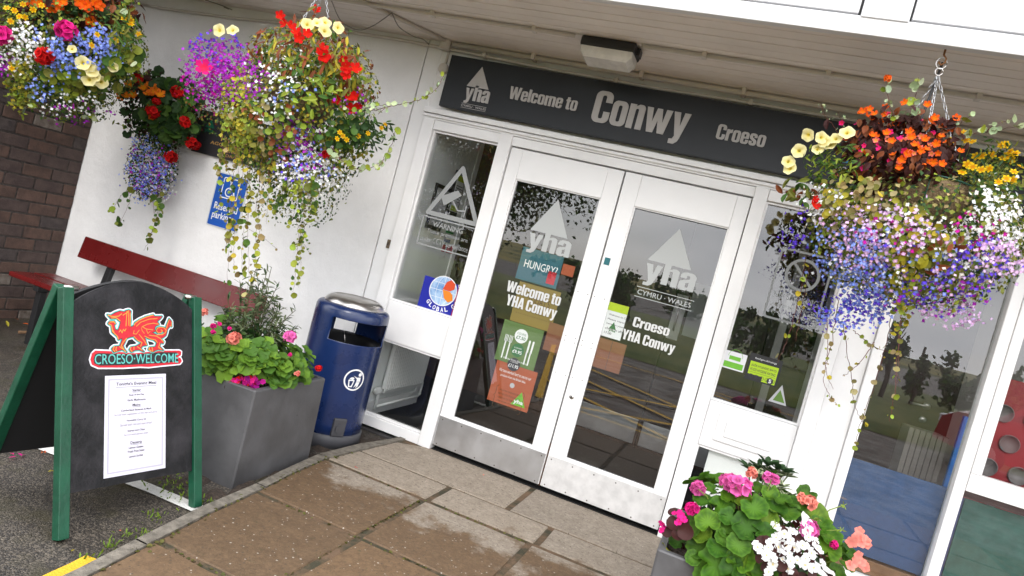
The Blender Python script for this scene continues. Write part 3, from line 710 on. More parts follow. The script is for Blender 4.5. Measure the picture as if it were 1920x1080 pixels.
# ================================================================== inside the glass
def st(name,mater,*b,kind='structure'):
    m=MB(); m.box(*b); return tag(m.build(name,mater),kind=kind)
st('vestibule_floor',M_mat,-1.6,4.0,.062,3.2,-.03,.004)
st('vestibule_ceiling',M_ceil,-1.6,4.0,.062,3.2,2.42,2.46)
IW=st('vestibule_wall_side',M_iwall,-1.48,-1.37,.062,.86,.004,2.42)
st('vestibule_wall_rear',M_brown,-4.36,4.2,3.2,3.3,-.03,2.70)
st('building_wall_side',M_wall,4.12,4.2,.22,3.2,-.03,2.70)
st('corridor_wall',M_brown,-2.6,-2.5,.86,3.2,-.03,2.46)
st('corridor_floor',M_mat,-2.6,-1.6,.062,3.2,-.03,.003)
st('corridor_ceiling',M_ceil,-2.6,-1.6,.062,3.2,2.42,2.455)
st('vestibule_wall_divider',M_iwall,1.43,1.50,.062,1.55,.004,2.42)
m=MB(); m.box(-1.50,-1.36,.861,.93,.004,2.42,bev=.004); tag(m.build('opening_post',M_frame),'white timber post at the end of the vestibule wall','post')
m=MB(); m.box(-1.369,-1.355,.064,.86,.004,.11,bev=.003); m.build('skirting',M_frame,IW)
# noticeboards on the vestibule side wall
def on_side(px,py): return on(px,py,'x',-1.366)
def board(tl,br_,label,body,strips):
    a=on_side(*tl); b=on_side(*br_); y0,y1=sorted((a.y,b.y)); z0,z1=sorted((a.z,b.z))
    t=thing('noticeboard',(-1.366,(y0+y1)/2,z0),label,'noticeboard')
    m=MB(); m.box(-1.369,-1.350,y0,y1,z0,z1,bev=.003); m.build('frame',mat('black frame',(.02,.02,.022),.5),t)
    m=MB(); m.box(-1.351,-1.347,y0+.02,y1-.02,z0+.03,z1-.03); m.build('paper',body,t)
    for (fa,fb,mm) in strips:
        m=MB(); m.box(-1.3465,-1.3455,y0+.03,y1-.03,z0+.03+(z1-z0-.06)*fa,z0+.03+(z1-z0-.06)*fb); m.build('print',mm,t)
M_paper=mat('white paper',(.74,.74,.76),.8); M_lime=mat('lime print',(.45,.58,.02),.6); M_ink=mat('dark ink',(.04,.04,.05),.7); M_greyp=mat('grey print',(.45,.45,.47),.7)
M_bluep=mat('blue print paper',(.01,.06,.30),.55); M_redp=mat('red print paper',(.48,.015,.03),.55); M_greenp=mat('green print paper',(.02,.25,.06),.55)
board((818,342),(822,434),'black framed notice with grey sheet on the vestibule wall',M_greyp,[])
board((856,318),(852,406),'black framed notice with lime header and footer on the vestibule wall',M_paper,[(.84,.99,M_lime),(.02,.16,M_lime)]+[(.28+.07*i,.30+.07*i,M_ink) for i in range(7)])
def sidecard(tl,br_,mm,label):
    a=on_side(*tl); b=on_side(*br_); y0,y1=sorted((a.y,b.y)); z0,z1=sorted((a.z,b.z))
    m=MB(); m.box(-1.369,-1.366,y0,y1,z0,z1); return tag(m.build('safety_card',mm),label,'notice')
sidecard((841,413),(853,421),M_bluep,'small blue safety card on the vestibule wall under the lime notice')
sidecard((840,424),(852,428),M_redp,'thin red safety card on the vestibule wall')
sidecard((837,432),(850,440),M_greenp,'green safety card on the vestibule wall')
sidecard((834,447),(843,456),M_bluep,'square blue card above the red fire point sign')
fp=sidecard((831,458),(847,476),M_redp,'red fire point sign on the vestibule wall')
a=on_side(836,466); m=MB(); m.box(-1.3655,-1.3645,a.y-.012,a.y+.012,a.z-.05,a.z+.04); m.build('extinguisher_symbol',M_paper,fp)
# radiator
RD=thing('radiator',(-1.33,.6,.15),'white panel radiator with valve on the vestibule wall','radiator')
m=MB(); m.box(-1.352,-1.32,.25,.86,.165,.59,bev=.006); m.build('body',M_rad,RD)
rib=MB(); rib.box(-1.3205,-1.310,-.009,.009,.19,.565,bev=.004); rme=rib.mesh('rib',M_rad)
for i in range(20): inst('rib',rme,Matrix.Translation((0,.27+i*.03,0)),RD)
m=MB(); m.box(-1.356,-1.308,.248,.862,.592,.604,bev=.002); m.build('grille',M_rad,RD)
m=MB(); m.tube([(-1.335,.86,.19),(-1.335,.89,.19),(-1.335,.895,.09),(-1.335,.86,.075),(-1.335,.2,.07)],.010,8); m.tube([(-1.335,.245,.19),(-1.335,.20,.19),(-1.335,.20,.05)],.010,8); m.build('pipe',M_rad,RD)
m=MB(); m.lathe([(.0005,0),(.024,0),(.026,.012),(.026,.05),(.02,.06),(.0005,.06)],16,Matrix.Translation((-1.335,.205,.19))@Matrix.Rotation(math.radians(90),4,'X')); m.build('valve',M_rad,RD)

# inner double doors at the back of the vestibule
IY=2.0
def inner_door(x0,x1,label,handle):
    d=thing('inner_door',((x0+x1)/2,IY,0),label,'door')
    def bx(n,a,b,c,e,ya,yb,mm,p=d): 
        m=MB(); m.box(a,b,ya,yb,c,e,bev=.003); return m.build(n,mm,p)
    bx('leaf',x0,x1,.008,2.05,IY,IY+.045,M_brown)
    bx('kick_plate',x0+.02,x1-.02,.035,.255,IY-.003,IY-.0005,M_alu)
    if handle is not None:
        bx('push_plate',handle-.05,handle+.05,1.02,1.42,IY-.003,IY-.0005,M_rad)
        m=MB(); m.tube([(handle,IY-.004,1.10),(handle,IY-.05,1.11),(handle,IY-.055,1.15),(handle,IY-.055,1.27),(handle,IY-.05,1.31),(handle,IY-.004,1.32)],.009,10); m.build('pull_handle',M_steel,d)
    return d
inner_door(-.50,.295,'left dark brown inner door with metal kick plate at the back of the vestibule',None)
inner_door(.303,1.10,'right dark brown inner door with metal pull handle at the back of the vestibule',.355)
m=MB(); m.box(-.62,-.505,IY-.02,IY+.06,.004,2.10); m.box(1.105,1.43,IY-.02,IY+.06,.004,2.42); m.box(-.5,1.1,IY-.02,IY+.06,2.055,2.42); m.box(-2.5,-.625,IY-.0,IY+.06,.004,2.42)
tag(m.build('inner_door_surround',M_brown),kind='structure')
a=on(1240,545,'y',IY)
m=MB(); m.box(.43,.62,IY-.006,IY-.002,1.08,1.55); tag(m.build('door_notice',mat('pale notice',(.55,.57,.58),.7)),'pale laminated notice on the right inner door','notice')
# white board behind the lower right sidelight, grey post, cards
m=MB(); m.box(.905,1.312,.045,.055,.0665,.58); tag(m.build('white_backing_board',M_rad),'white board standing behind the lower glass beside the right planter','board')
m=MB(); m.box(1.12,1.17,.9,.95,.004,2.42,bev=.003); tag(m.build('metal_post',mat('grey post',(.34,.33,.32),.5)),'grey square post seen through the right sidelight','post')
# room behind the large window
st('room_wall_rear',mat('pale room wall',(.30,.27,.25),.8),1.5,4.0,1.56,1.62,.004,2.42)
dr=thing('brown_room_door',(2.05,1.53,0),'dark brown door with lever handle seen through the large window','door')
m=MB(); m.box(1.72,2.42,1.515,1.555,.008,2.05,bev=.003); m.build('leaf',M_brown,dr)
hp=on(1738,762,'y',1.5)
m=MB(); m.lathe([(.0005,.010),(.024,.010),(.026,.006),(.026,0)],18,Matrix.Translation((hp.x,1.514,hp.z))@Matrix.Rotation(math.radians(90),4,'X')); m.tube([(hp.x,1.506,hp.z),(hp.x,1.462,hp.z),(hp.x-.02,1.455,hp.z),(hp.x-.12,1.455,hp.z-.004)],.009,8); m.build('lever_handle',M_steel,dr)
m=MB(); m.lathe([(.0005,.008),(.022,.008),(.024,.004),(.024,0)],18,Matrix.Translation((hp.x,1.514,hp.z-.10))@Matrix.Rotation(math.radians(90),4,'X')); m.build('escutcheon',M_steel,dr)
M_blueb=mat('blue felt board',(.022,.060,.150),.85,var=.12,scale=10,bump=.1,bscale=120); M_greenb=mat('green felt board',(.025,.085,.070),.85,var=.15,scale=12,bump=.1,bscale=120)
m=MB(); m.box(1.617,2.094,.046,.060,.285,.775,bev=.002); tag(m.build('blue_board',M_blueb),'blue felt board behind the lower part of the tall window','board')
m=MB(); m.box(1.617,2.094,.044,.10,.195,.270,bev=.003); tag(m.build('timber_sill',mat('brown timber',(.16,.075,.03),.5,var=.2,scale=14)),'brown timber sill below the blue board','sill')
gb_=thing('green_board',(2.5,.05,.1),'dark green felt board with maroon top edge behind the lower window','board')
m=MB(); m.box(2.185,2.96,.046,.060,.105,.752,bev=.002); m.build('felt',M_greenb,gb_)
m=MB(); m.box(2.165,2.97,.046,.060,.756,.792,bev=.002); m.build('top_edge',mat('maroon edge',(.085,.03,.03),.7),gb_)
m=MB(); m.box(2.153,2.182,.046,.060,.105,.752,bev=.002); m.build('side_edge',mat('navy edge',(.02,.03,.10),.7),gb_)
# red rack with round openings
rk=thing('red_rack',(2.75,.5,.5),'red rack panel with round grey openings seen through the right window','rack')
m=MB(); m.box(2.28,3.4,.50,.54,.50,1.42,bev=.004); m.build('panel',mat('red plastic',(.26,.012,.018),.4),rk)
hole=mat('grey tube ends',(.14,.12,.12),.6)
for i in range(6):
    for j in range(5):
        m=MB(); m.lathe([(.052,0),(.052,.014),(.046,.014),(.044,.004),(.0005,.004)],18,Matrix.Translation((2.38+i*.155+(j%2)*.07,.499,.58+j*.16))@Matrix.Rotation(math.radians(90),4,'X')); m.build('opening_ring',hole,rk)
m=MB(); m.box(2.16,2.19,.35,.38,.004,1.15,bev=.004); tag(m.build('blue_pole',mat('blue pole',(.01,.12,.40),.4)),'bright blue pole standing inside the tall window','pole')
m=MB()
for i in range(7): m.box(2.06+i*.0,2.06,0,0,0,0) if False else None
cr=thing('slatted_box',(2.0,.42,0),'pale slatted box standing on end inside the tall window','box')
for i in range(7):
    m=MB(); m.box(1.93+i*.030,1.93+i*.030+.027,.40,.44,.30,1.0,bev=.002); m.build('slat',mat('pale slat',(.13,.115,.10),.7) if i==0 else bpy.data.materials['pale slat'],cr)
m=MB(); m.box(1.935,2.135,.441,.62,.30,.995); m.build('carcass',bpy.data.materials['pale slat'],cr)

# ================================================================== signs on the wall
M_gold=mat('gold lettering',(.42,.24,.07),.5); M_bsign=mat('blue sign face',(.006,.085,.42),.4,var=.05,scale=4); M_wprint=mat('white print',(.80,.80,.80),.6)
pq=thing('plaque',(-2.95,0,1.5),'charcoal wall plaque with gold lettering between the baskets','plaque')
m=MB(); m.box(-3.285,-2.45,-.022,-.0005,1.492,1.815,bev=.002); m.build('board',mat('charcoal plaque',(.028,.029,.032),.35),pq)
PO=(0,-.0222,0)
for s,x0,x1,z0,z1 in [('CONWY',-2.85,-2.55,1.752,1.785),('WAS OPENED BY',-3.05,-2.55,1.715,1.740),('HOSTELLING',-3.03,-2.55,1.618,1.655),('AGORWYD YR HOSTEL',-3.12,-2.52,1.580,1.605),('CONWY HOSTEL GAN',-3.0,-2.52,1.545,1.566),('DAFYDD ELLIS AELOD',-2.95,-2.5,1.512,1.533)]:
    m=MB(); put_text(m,s,PO,X,Z,x0,x1,z0,z1,bold=.01,lift=.0008); m.build('lettering',M_gold,pq)
m=MB(); m.prism([(-3.205,1.695),(-3.115,1.695),(-3.16,1.755)],.001,(0,-.0234,0),X,Z); put_text(m,'yha',PO,X,Z,-3.205,-3.115,1.652,1.690,bold=.03,lift=.001); m.build('tree_logo',mat('dark green print',(.01,.14,.07),.5),pq)
ps=thing('parking_sign',(-2.84,0,1.0),'blue reserved parking sign with white letters on the wall','sign')
def rrect(x0,x1,z0,z1,r,n=5):
    P=[]
    for cx,cz,a0 in ((x1-r,z0+r,-90),(x1-r,z1-r,0),(x0+r,z1-r,90),(x0+r,z0+r,180)):
        for i in range(n+1): a=math.radians(a0+90*i/n); P.append((cx+r*math.cos(a),cz+r*math.sin(a)))
    return P
m=MB(); m.prism(rrect(-2.992,-2.696,.985,1.398,.012),.006,(0,-.007,0),X,Z); m.build('plate',mat('pale sign edge',(.6,.62,.64),.4),ps)
m=MB(); m.prism(rrect(-2.982,-2.706,.995,1.388,.010),.001,(0,-.0085,0),X,Z); m.build('face',M_bsign,ps)
m=MB(); put_text(m,'Reserved',(0,-.009,0),X,Z,-2.955,-2.735,1.118,1.172,bold=.012,lift=.0005); put_text(m,'parking',(0,-.009,0),X,Z,-2.955,-2.775,1.035,1.103,bold=.012,lift=.0005); m.build('lettering',M_wprint,ps)
m=MB(); o_=(0,-.0092,0); m.stroke(rrect(-2.92,-2.77,1.215,1.365,.012),.008,o_,X,Z,closed=True)
m.stroke([(-2.85,1.335),(-2.85,1.29),(-2.815,1.285),(-2.80,1.245)],.012,o_,X,Z); m.stroke([(-2.85+.035*math.cos(t),1.262+.032*math.sin(t)) for t in [math.radians(a) for a in range(110,340,25)]],.009,o_,X,Z); m.disc((-2.852,1.345),.011,o_,X,Z,lift=.0004); m.build('wheelchair_symbol',M_wprint,ps)

# ================================================================== stickers and posters on the doors
GY=.0165
gp=lambda px,py,y=GY: on(px,py,'y',y)
def card(tl,bl,tr,name,label,cat,mater,y,thick=.0012):
    """flat sheet: left edge tl-bl and right edge tr given in the facade plane"""
    a=gp(*tl,y); b=gp(*bl,y); c=gp(*tr,y); x0=(a.x+b.x)/2; x1=c.x; z1=(a.z+c.z)/2; z0=b.z
    t=thing(name,(x0,y,z0),label,cat)
    m=MB(); m.box(x0,x1,y,y+thick,z0,z1); m.build('sheet',mater,t)
    return t,x0,x1,z0,z1
def overlay(t,y,mater,fn,name='print'):
    m=MB(); fn(m,(0,y-.0004,0)); m.build(name,mater,t)
PB=.0235   # posters sit behind the glass
M_teal=mat('teal poster',(.026,.12,.155),.6); M_ochre=mat('ochre poster',(.23,.15,.028),.6); M_lgreen=mat('green poster',(.115,.19,.055),.6); M_orange=mat('orange poster',(.38,.085,.03),.6); M_rust=mat('rust card',(.20,.075,.035),.7)
M_dgreen=mat('dark green print',(.03,.16,.05),.6); M_vgreen=mat('vivid green print',(.15,.45,.03),.6); M_brownp=mat('brown print',(.10,.045,.015),.7)
t,x0,x1,z0,z1=card((979,460),(969,522),(1058,483),'poster','teal poster about hungry guests on the left door','poster',M_teal,PB)
overlay(t,PB,M_wprint,lambda m,O: put_text(m,'HUNGRY?',O,X,Z,x0+.035,x1-.02,z1-.125,z1-.075,bold=.005))
overlay(t,PB,M_redp,lambda m,O: m.prism([(x1-.075,z0+.02),(x1-.02,z0+.02),(x1-.02,z0+.10),(x1-.075,z0+.10)],0,O,X,Z))
t,x0,x1,z0,z1=card((975,526),(956,600),(1052,550),'poster','ochre poster behind white welcome lettering on the left door','poster',M_ochre,PB+.003)
overlay(t,PB+.003,M_brownp,lambda m,O: (put_text(m,"TODAY'S",O,X,Z,x0+.08,x1-.05,z0+.14,z0+.19,bold=.01),[m.disc((x0+.03+i*.016,z0+.06),.003,O,X,Z,n=8) for i in range(18)]))
t,x0,x1,z0,z1=card((947,599),(926,672),(1021,620),'poster','green menu poster with cutlery and price discs on the left door','poster',M_lgreen,PB)
xm=(x0+x1)/2
def price(m,O):
    m.disc((xm,z1-.075),.045,O,X,Z,n=28)
overlay(t,PB,M_wprint,price)
overlay(t,PB,M_dgreen,lambda m,O: m.disc((xm,z1-.168),.043,O,X,Z,n=28))
overlay(t,PB,M_ink,lambda m,O: m.disc((xm,z1-.262),.043,O,X,Z,n=28))
O2=(0,PB-.0012,0)
m=MB(); put_text(m,'COURSE',O2,X,Z,xm-.030,xm+.030,z1-.068,z1-.054); put_text(m,'£7.50',O2,X,Z,xm-.032,xm+.032,z1-.098,z1-.076,bold=.02); m.build('print',M_dgreen,t)
m=MB(); put_text(m,'2 COURSES',O2,X,Z,xm-.026,xm+.026,z1-.158,z1-.150); put_text(m,'£9.95',O2,X,Z,xm-.032,xm+.032,z1-.190,z1-.168,bold=.02); put_text(m,'3 COURSES',O2,X,Z,xm-.026,xm+.026,z1-.252,z1-.244); put_text(m,'£11.95',O2,X,Z,xm-.034,xm+.034,z1-.284,z1-.262,bold=.02)
put_text(m,'choose from the menu',O2,X,Z,xm-.08,xm+.08,z0+.022,z0+.036)
for fx in (x0+.045,x0+.075):          # two forks
    m.stroke([(fx,z1-.24),(fx,z1-.13)],.009,O2,X,Z); 
    for q in (-.009,0,.009): m.stroke([(fx+q,z1-.13),(fx+q,z1-.09)],.004,O2,X,Z)
    m.stroke([(fx-.009,z1-.13),(fx+.009,z1-.13)],.005,O2,X,Z)
for fx in (x1-.075,x1-.05):           # two knives
    m.stroke([(fx,z1-.24),(fx,z1-.16)],.009,O2,X,Z); m.stroke([(fx+.002,z1-.16),(fx+.003,z1-.09)],.012,O2,X,Z)
m.build('print',M_wprint,t)
t,x0,x1,z0,z1=card((933,677),(912,748),(1009,697),'poster','orange poster on local produce at the foot of the left door','poster',M_orange,PB+.003)
O3=(0,PB+.0022,0)
m=MB(); put_text(m,"We have worked hard to source our",O3,X,Z,x0+.03,x1-.03,z1-.062,z1-.042,shear=.2); put_text(m,'products from the British Isles.',O3,X,Z,x0+.045,x1-.06,z1-.095,z1-.075,shear=.2); m.build('print',M_wprint,t)
m=MB()
for i,s in enumerate(['WE USE FREE RANGE EGGS, BRITISH','MEAT AND LOCAL PRODUCE WHEREVER','POSSIBLE. ASK OUR TEAM ABOUT THE','FARMS WE WORK WITH AND ENJOY','A TASTE OF THE REGION TONIGHT']): put_text(m,s,O3,X,Z,x0+.065,x1-.065,z1-.182-.024*i,z1-.170-.024*i,bold=.008)
for sx_,q in ((x0+.045,-1),(x1-.045,1)): m.stroke([(sx_-q*.012,z1-.15),(sx_,z1-.16),(sx_,z1-.21),(sx_+q*.008,z1-.22),(sx_,z1-.23),(sx_,z1-.285),(sx_-q*.012,z1-.295)],.003,O3,X,Z)
m.build('print',M_brownp,t)
m=MB(); m.disc(((x0+x1)/2,z1-.128),.016,O3,X,Z); m.build('badge',M_greyp,t)
m=MB(); m.prism([(x1-.12,z0+.022),(x1-.022,z0+.022),(x1-.066,z0+.115)],0,O3,X,Z); tl_=m.build('tree_logo',M_vgreen,t)
m=MB(); put_text(m,'yha',(0,PB+.0014,0),X,Z,x1-.105,x1-.040,z0+.028,z0+.062,bold=.03); m.build('lettering',M_wprint,tl_)
card((1030,603),(1018,655),(1063,613),'door_card','rust brown card behind the inner edge of the left door glass','card',M_rust,PB)
card((1056,494),(1052,514),(1079,500),'door_card','small orange leaflet beside the teal poster on the left door','card',M_orange,PB)
t,x0,x1,z0,z1=card((1122,634),(1109,686),(1176,645),'door_card','rust brown wooden card under the white notice on the right door','card',M_rust,PB)
m=MB(); m.box((x0+x1)/2-.001,(x0+x1)/2+.001,PB-.0008,PB-.0002,z0,z1); m.build('seam',M_ink,t)
t,x0,x1,z0,z1=card((1142,565),(1125,628),(1180,576),'door_notice','white and lime check-in notice on the right door glass','notice',M_paper,PB)
m=MB(); m.prism([(x0,z1-.05),(x1,z1-.05),(x1,z1),(x0,z1)],0,(0,PB-.0004,0),X,Z); m.build('header',M_lime,t)
m=MB()
for i,s in enumerate(['Welcome to Conwy','Please report','here on your','check in after','17.00']): put_text(m,s,(0,PB-.0005,0),X,Z,x0+.02,x0+.02+.009*len(s),z1-.082-.028*i,z1-.068-.028*i,bold=.006)
m.build('print',M_ink,t)
m=MB(); m.prism([((x0+x1)/2-.022,z0+.055),((x0+x1)/2+.022,z0+.055),((x0+x1)/2,z0+.10)],0,(0,PB-.0005,0),X,Z); put_text(m,'yha',(0,PB-.0005,0),X,Z,(x0+x1)/2-.022,(x0+x1)/2+.022,z0+.035,z0+.053,bold=.03); m.build('tree_logo',M_dgreen,t)
a=gp(1135,482,-.0095); m=MB(); m.box(a.x,a.x+.035,-.0098,-.0086,a.z-.045,a.z); tag(m.build('door_sticker',mat('teal sticker',(.01,.13,.15),.5)),'small teal square sticker on the right door stile','sticker')
# blue sticker in the left sidelight
LY=.0265
t,x0,x1,z0,z1=card((797,516),(782,576),(867,536),'window_sticker','royal blue internet sticker with globe in the left sidelight','sticker',mat('royal blue sticker',(.004,.010,.30),.4),LY)
O=(0,LY-.0005,0); cx,cz,rr=x0+.155,z0+.155,.098
x1=-.853
m=MB(); m.disc((cx,cz),rr,O,X,Z,n=36); m.build('globe',mat('pale globe blue',(.10,.25,.55),.5,col2=(.50,.66,.80),scale=14),t)
m=MB(); O4=(0,LY-.0009,0); m.stroke([(cx+rr*math.cos(a),cz+rr*math.sin(a)) for a in np.linspace(0,2*math.pi,36)[:-1]],.006,O4,X,Z,closed=True)
for q in (-.5,0,.5):
    m.stroke([(cx+rr*q*math.cos(a),cz+rr*math.sin(a)) for a in np.linspace(-1.57,1.57,12)],.0025,O4,X,Z); m.stroke([(cx-rr*math.sqrt(1-q*q),cz+q*rr),(cx+rr*math.sqrt(1-q*q),cz+q*rr)],.0025,O4,X,Z)
def arc_text(m,s,r,a0,a1,h,O_,out=True):
    for i,ch in enumerate(s):
        a=a0+(a1-a0)*i/(len(s)-1); up=Vector((-math.cos(a),-math.sin(a))); rt=Vector((-math.sin(a),math.cos(a)))
        if ch==' ': continue
        UU=X*rt.x+Z*rt.y; VV=X*up.x+Z*up.y
        put_text(m,ch,Vector(O_)+X*(cx+r*math.cos(a))+Z*(cz+r*math.sin(a)),UU,VV,-h*.36,h*.36,-h/2,h/2,bold=.03)
arc_text(m,'GLOBAL',.125,math.radians(228),math.radians(296),.030,O4); arc_text(m,'GOSSIP',.128,math.radians(320),math.radians(390),.030,O4)
ux=x0+.305
for k,zc in enumerate((z1-.085,z1-.175,z1-.27)):
    if k==0: m.stroke(rrect(ux-.022,ux+.022,zc-.022,zc+.028,.006),.005,O4,X,Z,closed=True); m.stroke([(ux-.006,zc-.012),(ux-.006,zc+.018),(ux+.006,zc+.018),(ux+.006,zc-.012)],.003,O4,X,Z,closed=True)
    if k==1: m.stroke([(ux-.03,zc-.02),(ux-.022,zc+.02),(ux+.022,zc+.02),(ux+.03,zc-.02)],.005,O4,X,Z,closed=True); m.stroke([(ux-.012,zc),(ux+.012,zc)],.006,O4,X,Z)
    if k==2:
        m.stroke([(ux,zc-.035),(ux,zc+.01)],.005,O4,X,Z)
        for q in (.012,.022): 
            for sg_ in (-1,1): m.stroke([(ux+sg_*q*math.cos(a),zc+.012+q*math.sin(a)) for a in (-.8,-.3,.3,.8)],.004,O4,X,Z)
tag(m.build('print',M_wprint,t),kind='stuff')
m=MB(); m.prism([(cx-.005,cz+.01),(cx+.02,cz+.0-.045),(cx+.055,cz-.065),(cx+.085,cz-.045),(cx+.075,cz-.01),(cx+.05,cz+.008)],0,(0,LY-.0014,0),X,Z); m.build('flame_lower',mat('orange print',(.75,.22,.01),.5),t)
m=MB(); m.prism([(cx-.005,cz+.012),(cx+.05,cz+.010),(cx+.078,cz+.03),(cx+.075,cz+.065),(cx+.04,cz+.085),(cx+.012,cz+.065)],0,(0,LY-.0016,0),X,Z); m.build('flame_upper',mat('red orange print',(.62,.06,.01),.5),t)
m=MB(); m.box(x0+.255,x0+.260,LY-.0009,LY-.0004,z0,z1); m.build('divider',M_redp,t)
# frosted CCTV warning (vinyl on the left sidelight)
def on_glass(parent,mater,fn,y,name): 
    m=MB(); fn(m,(0,y,0)); return m.build(name,mater,parent)
VY=.0268
pxz=lambda px,py: (on(px,py,'y',VY).x,on(px,py,'y',VY).z)
def cctv(m,O):
    tri=[pxz(868,316),pxz(893,422),pxz(802,396)]
    zb_=(tri[1][1]+tri[2][1])/2; tri=[tri[0],(tri[1][0],zb_),(tri[2][0],zb_)]
    m.stroke(tri,.030,O,X,Z,closed=True)
    c=[pxz(827,368),pxz(859,357),pxz(866,367),pxz(832,386)]
    m.prism(c[::-1],0,(0,VY-.0004,0),X,Z)
    p=pxz(850,378); q=pxz(858,395); r=pxz(872,396); m.stroke([p,q,r],.010,(0,VY-.0006,0),X,Z); m.stroke([(r[0],r[1]-.04),(r[0],r[1]+.035)],.008,(0,VY-.0006,0),X,Z)
    b=rrect(tri[2][0]-.02,tri[1][0]+.003,zb_-.22,zb_-.030,.004); m.stroke(b,.009,(0,VY-.0002,0),X,Z,closed=True)
    put_text(m,'WARNING',(0,VY-.0004,0),X,Z,tri[2][0]+.06,tri[1][0]-.08,zb_-.085,zb_-.050,bold=.02)
    put_text(m,'These premises are',(0,VY-.0004,0),X,Z,tri[2][0]+.03,tri[1][0]-.03,zb_-.140,zb_-.105)
    put_text(m,'under CCTV surveillance',(0,VY-.0004,0),X,Z,tri[2][0],tri[1][0]-.012,zb_-.195,zb_-.158)
on_glass(FR,mat('grey vinyl',(.30,.31,.31),.8),cctv,VY,'cctv_warning_vinyl')
# tree logos and welcome lettering on door glass
DY=.0168
dxz=lambda px,py: (on(px,py,'y',DY).x,on(px,py,'y',DY).z)
def tree_logo(ap,bl,br,yl,yr,words):
    def fn(m,O):
        a=dxz(*ap);b=dxz(*bl);c=dxz(*br); zb_=(b[1]+c[1])/2
        m.prism([(b[0],zb_),(c[0],zb_),(a[0],a[1])],0,O,X,Z)
        l_=dxz(*yl); r_=dxz(*yr); h=(r_[0]-l_[0])
        put_text(m,'yha',O,X,Z,l_[0],r_[0],zb_-h*.50,zb_+.012,impact=True,lift=.0003)
        if words:
            put_text(m,'CYMRU · WALES',O,X,Z,l_[0]-.01,r_[0]+.01,zb_-h*.46-.075,zb_-h*.46-.045,lift=.0003,bold=.008)
            for q in (.030,.090): m.stroke([(l_[0]-.02,zb_-h*.46-q),(r_[0]+.02,zb_-h*.46-q)],.004,O,X,Z,lift=.0003)
    return fn
on_glass(D1,M_vinyl,tree_logo((1047,374),(994,431),(1064,447),(985,470),(1066,482),False),DY,'tree_logo')
on_glass(D2,M_vinyl,tree_logo((1275,429),(1214,488),(1296,506),(1204,527),(1300,545),True),DY,'tree_logo')
def words(lines):
    def fn(m,O):
        for s,l_,r_,h in lines:
            a=dxz(*l_); b=dxz(*r_); zm=(a[1]+b[1])/2; put_text(m,s,O,X,Z,a[0],b[0],zm,zm+h,impact=True)
    return fn
on_glass(D1,M_vinylw,words([('Welcome to',(948,546),(1049,573),.070),('YHA Conwy',(946,576),(1040,602),.086)]),DY,'lettering')
on_glass(D2,M_vinylw,words([('Croeso',(1185,612),(1253,630),.060),('YHA Conwy',(1163,640),(1262,666),.076)]),DY,'lettering')
# right sidelight: no-smoking vinyl outline and two stickers
def nosmoke(m,O):
    a=pxz(1450,465); b=pxz(1560,500)
    m.stroke(rrect(.985,1.262,1.40,1.80,.02),.012,O,X,Z,closed=True)
    m.stroke([(1.125+.085*math.cos(t),1.675+.085*math.sin(t)) for t in np.linspace(0,2*math.pi,28)[:-1]],.016,(0,VY-.0004,0),X,Z,closed=True); m.stroke([(1.065,1.735),(1.185,1.615)],.014,(0,VY-.0007,0),X,Z)
    put_text(m,'NO SMOKING',(0,VY-.0004,0),X,Z,1.005,1.245,1.52,1.555,bold=.006); put_text(m,'It is against the law to',(0,VY-.0004,0),X,Z,1.005,1.245,1.468,1.492); put_text(m,'smoke in these premises',(0,VY-.0004,0),X,Z,1.005,1.245,1.428,1.452)
on_glass(FR,mat('faint vinyl',(.24,.25,.25),.8),nosmoke,VY,'no_smoking_vinyl')
t,x0,x1,z0,z1=card((1361,655),(1352,687),(1402,667),'window_sticker','white and green award sticker in the right sidelight','sticker',M_paper,LY)
m=MB(); m.prism([(x0+.008,z0+.008),(x1-.008,z0+.008),(x1-.008,z0+.042),(x0+.008,z0+.042)],0,(0,LY-.0004,0),X,Z); m.build('print',M_vgreen,t); m=MB(); m.prism([(x0+.03,z0+.055),(x1-.03,z0+.055),(x1-.03,z0+.078),(x0+.03,z0+.078)],0,(0,LY-.0004,0),X,Z)
m.stroke([((x0+x1)/2+.04*math.cos(a),z0+.075+.042*math.sin(a)) for a in np.linspace(0,3.14,12)],.002,(0,LY-.0003,0),X,Z); tag(m.build('print',M_vgreen,t),kind='stuff')
t,x0,x1,z0,z1=card((1408,660),(1395,709),(1469,678),'window_sticker','black and lime food hygiene rating sticker in the right sidelight','sticker',M_black,LY-.0018)
hy=LY-.0022
m=MB(); m.prism([(x0+.012,z0+.035),(x1-.085,z0+.035),(x1-.085,z0+.008),(x1-.012,z0+.008),(x1-.012,z1-.045),(x0+.012,z1-.045)],0,(0,hy,0),X,Z); m.build('lime_panel',mat('hygiene lime',(.42,.62,.01),.5),t)
m=MB(); OO=(0,hy-.0004,0); put_text(m,'SGÔR HYLENDID BWYD',OO,X,Z,x0+.02,x1-.02,z1-.073,z1-.057,bold=.01); put_text(m,'FOOD HYGIENE RATING',OO,X,Z,x0+.02,x1-.02,z1-.098,z1-.082,bold=.01)
m.box(x0+.016,x1-.016,hy-.0006,hy-.0004,z1-.1065,z1-.105)
for i in range(5): m.stroke([(x0+.032+i*.030+.011*math.cos(a),z1-.128+.011*math.sin(a)) for a in np.linspace(0,6.28,14)[:-1]],.002,OO,X,Z,closed=True); put_text(m,str(i),OO,X,Z,x0+.028+i*.030,x0+.036+i*.030,z1-.134,z1-.122)
m.disc((x1-.04,z1-.13),.018,OO,X,Z,n=24); m.build('print',M_ink,t)
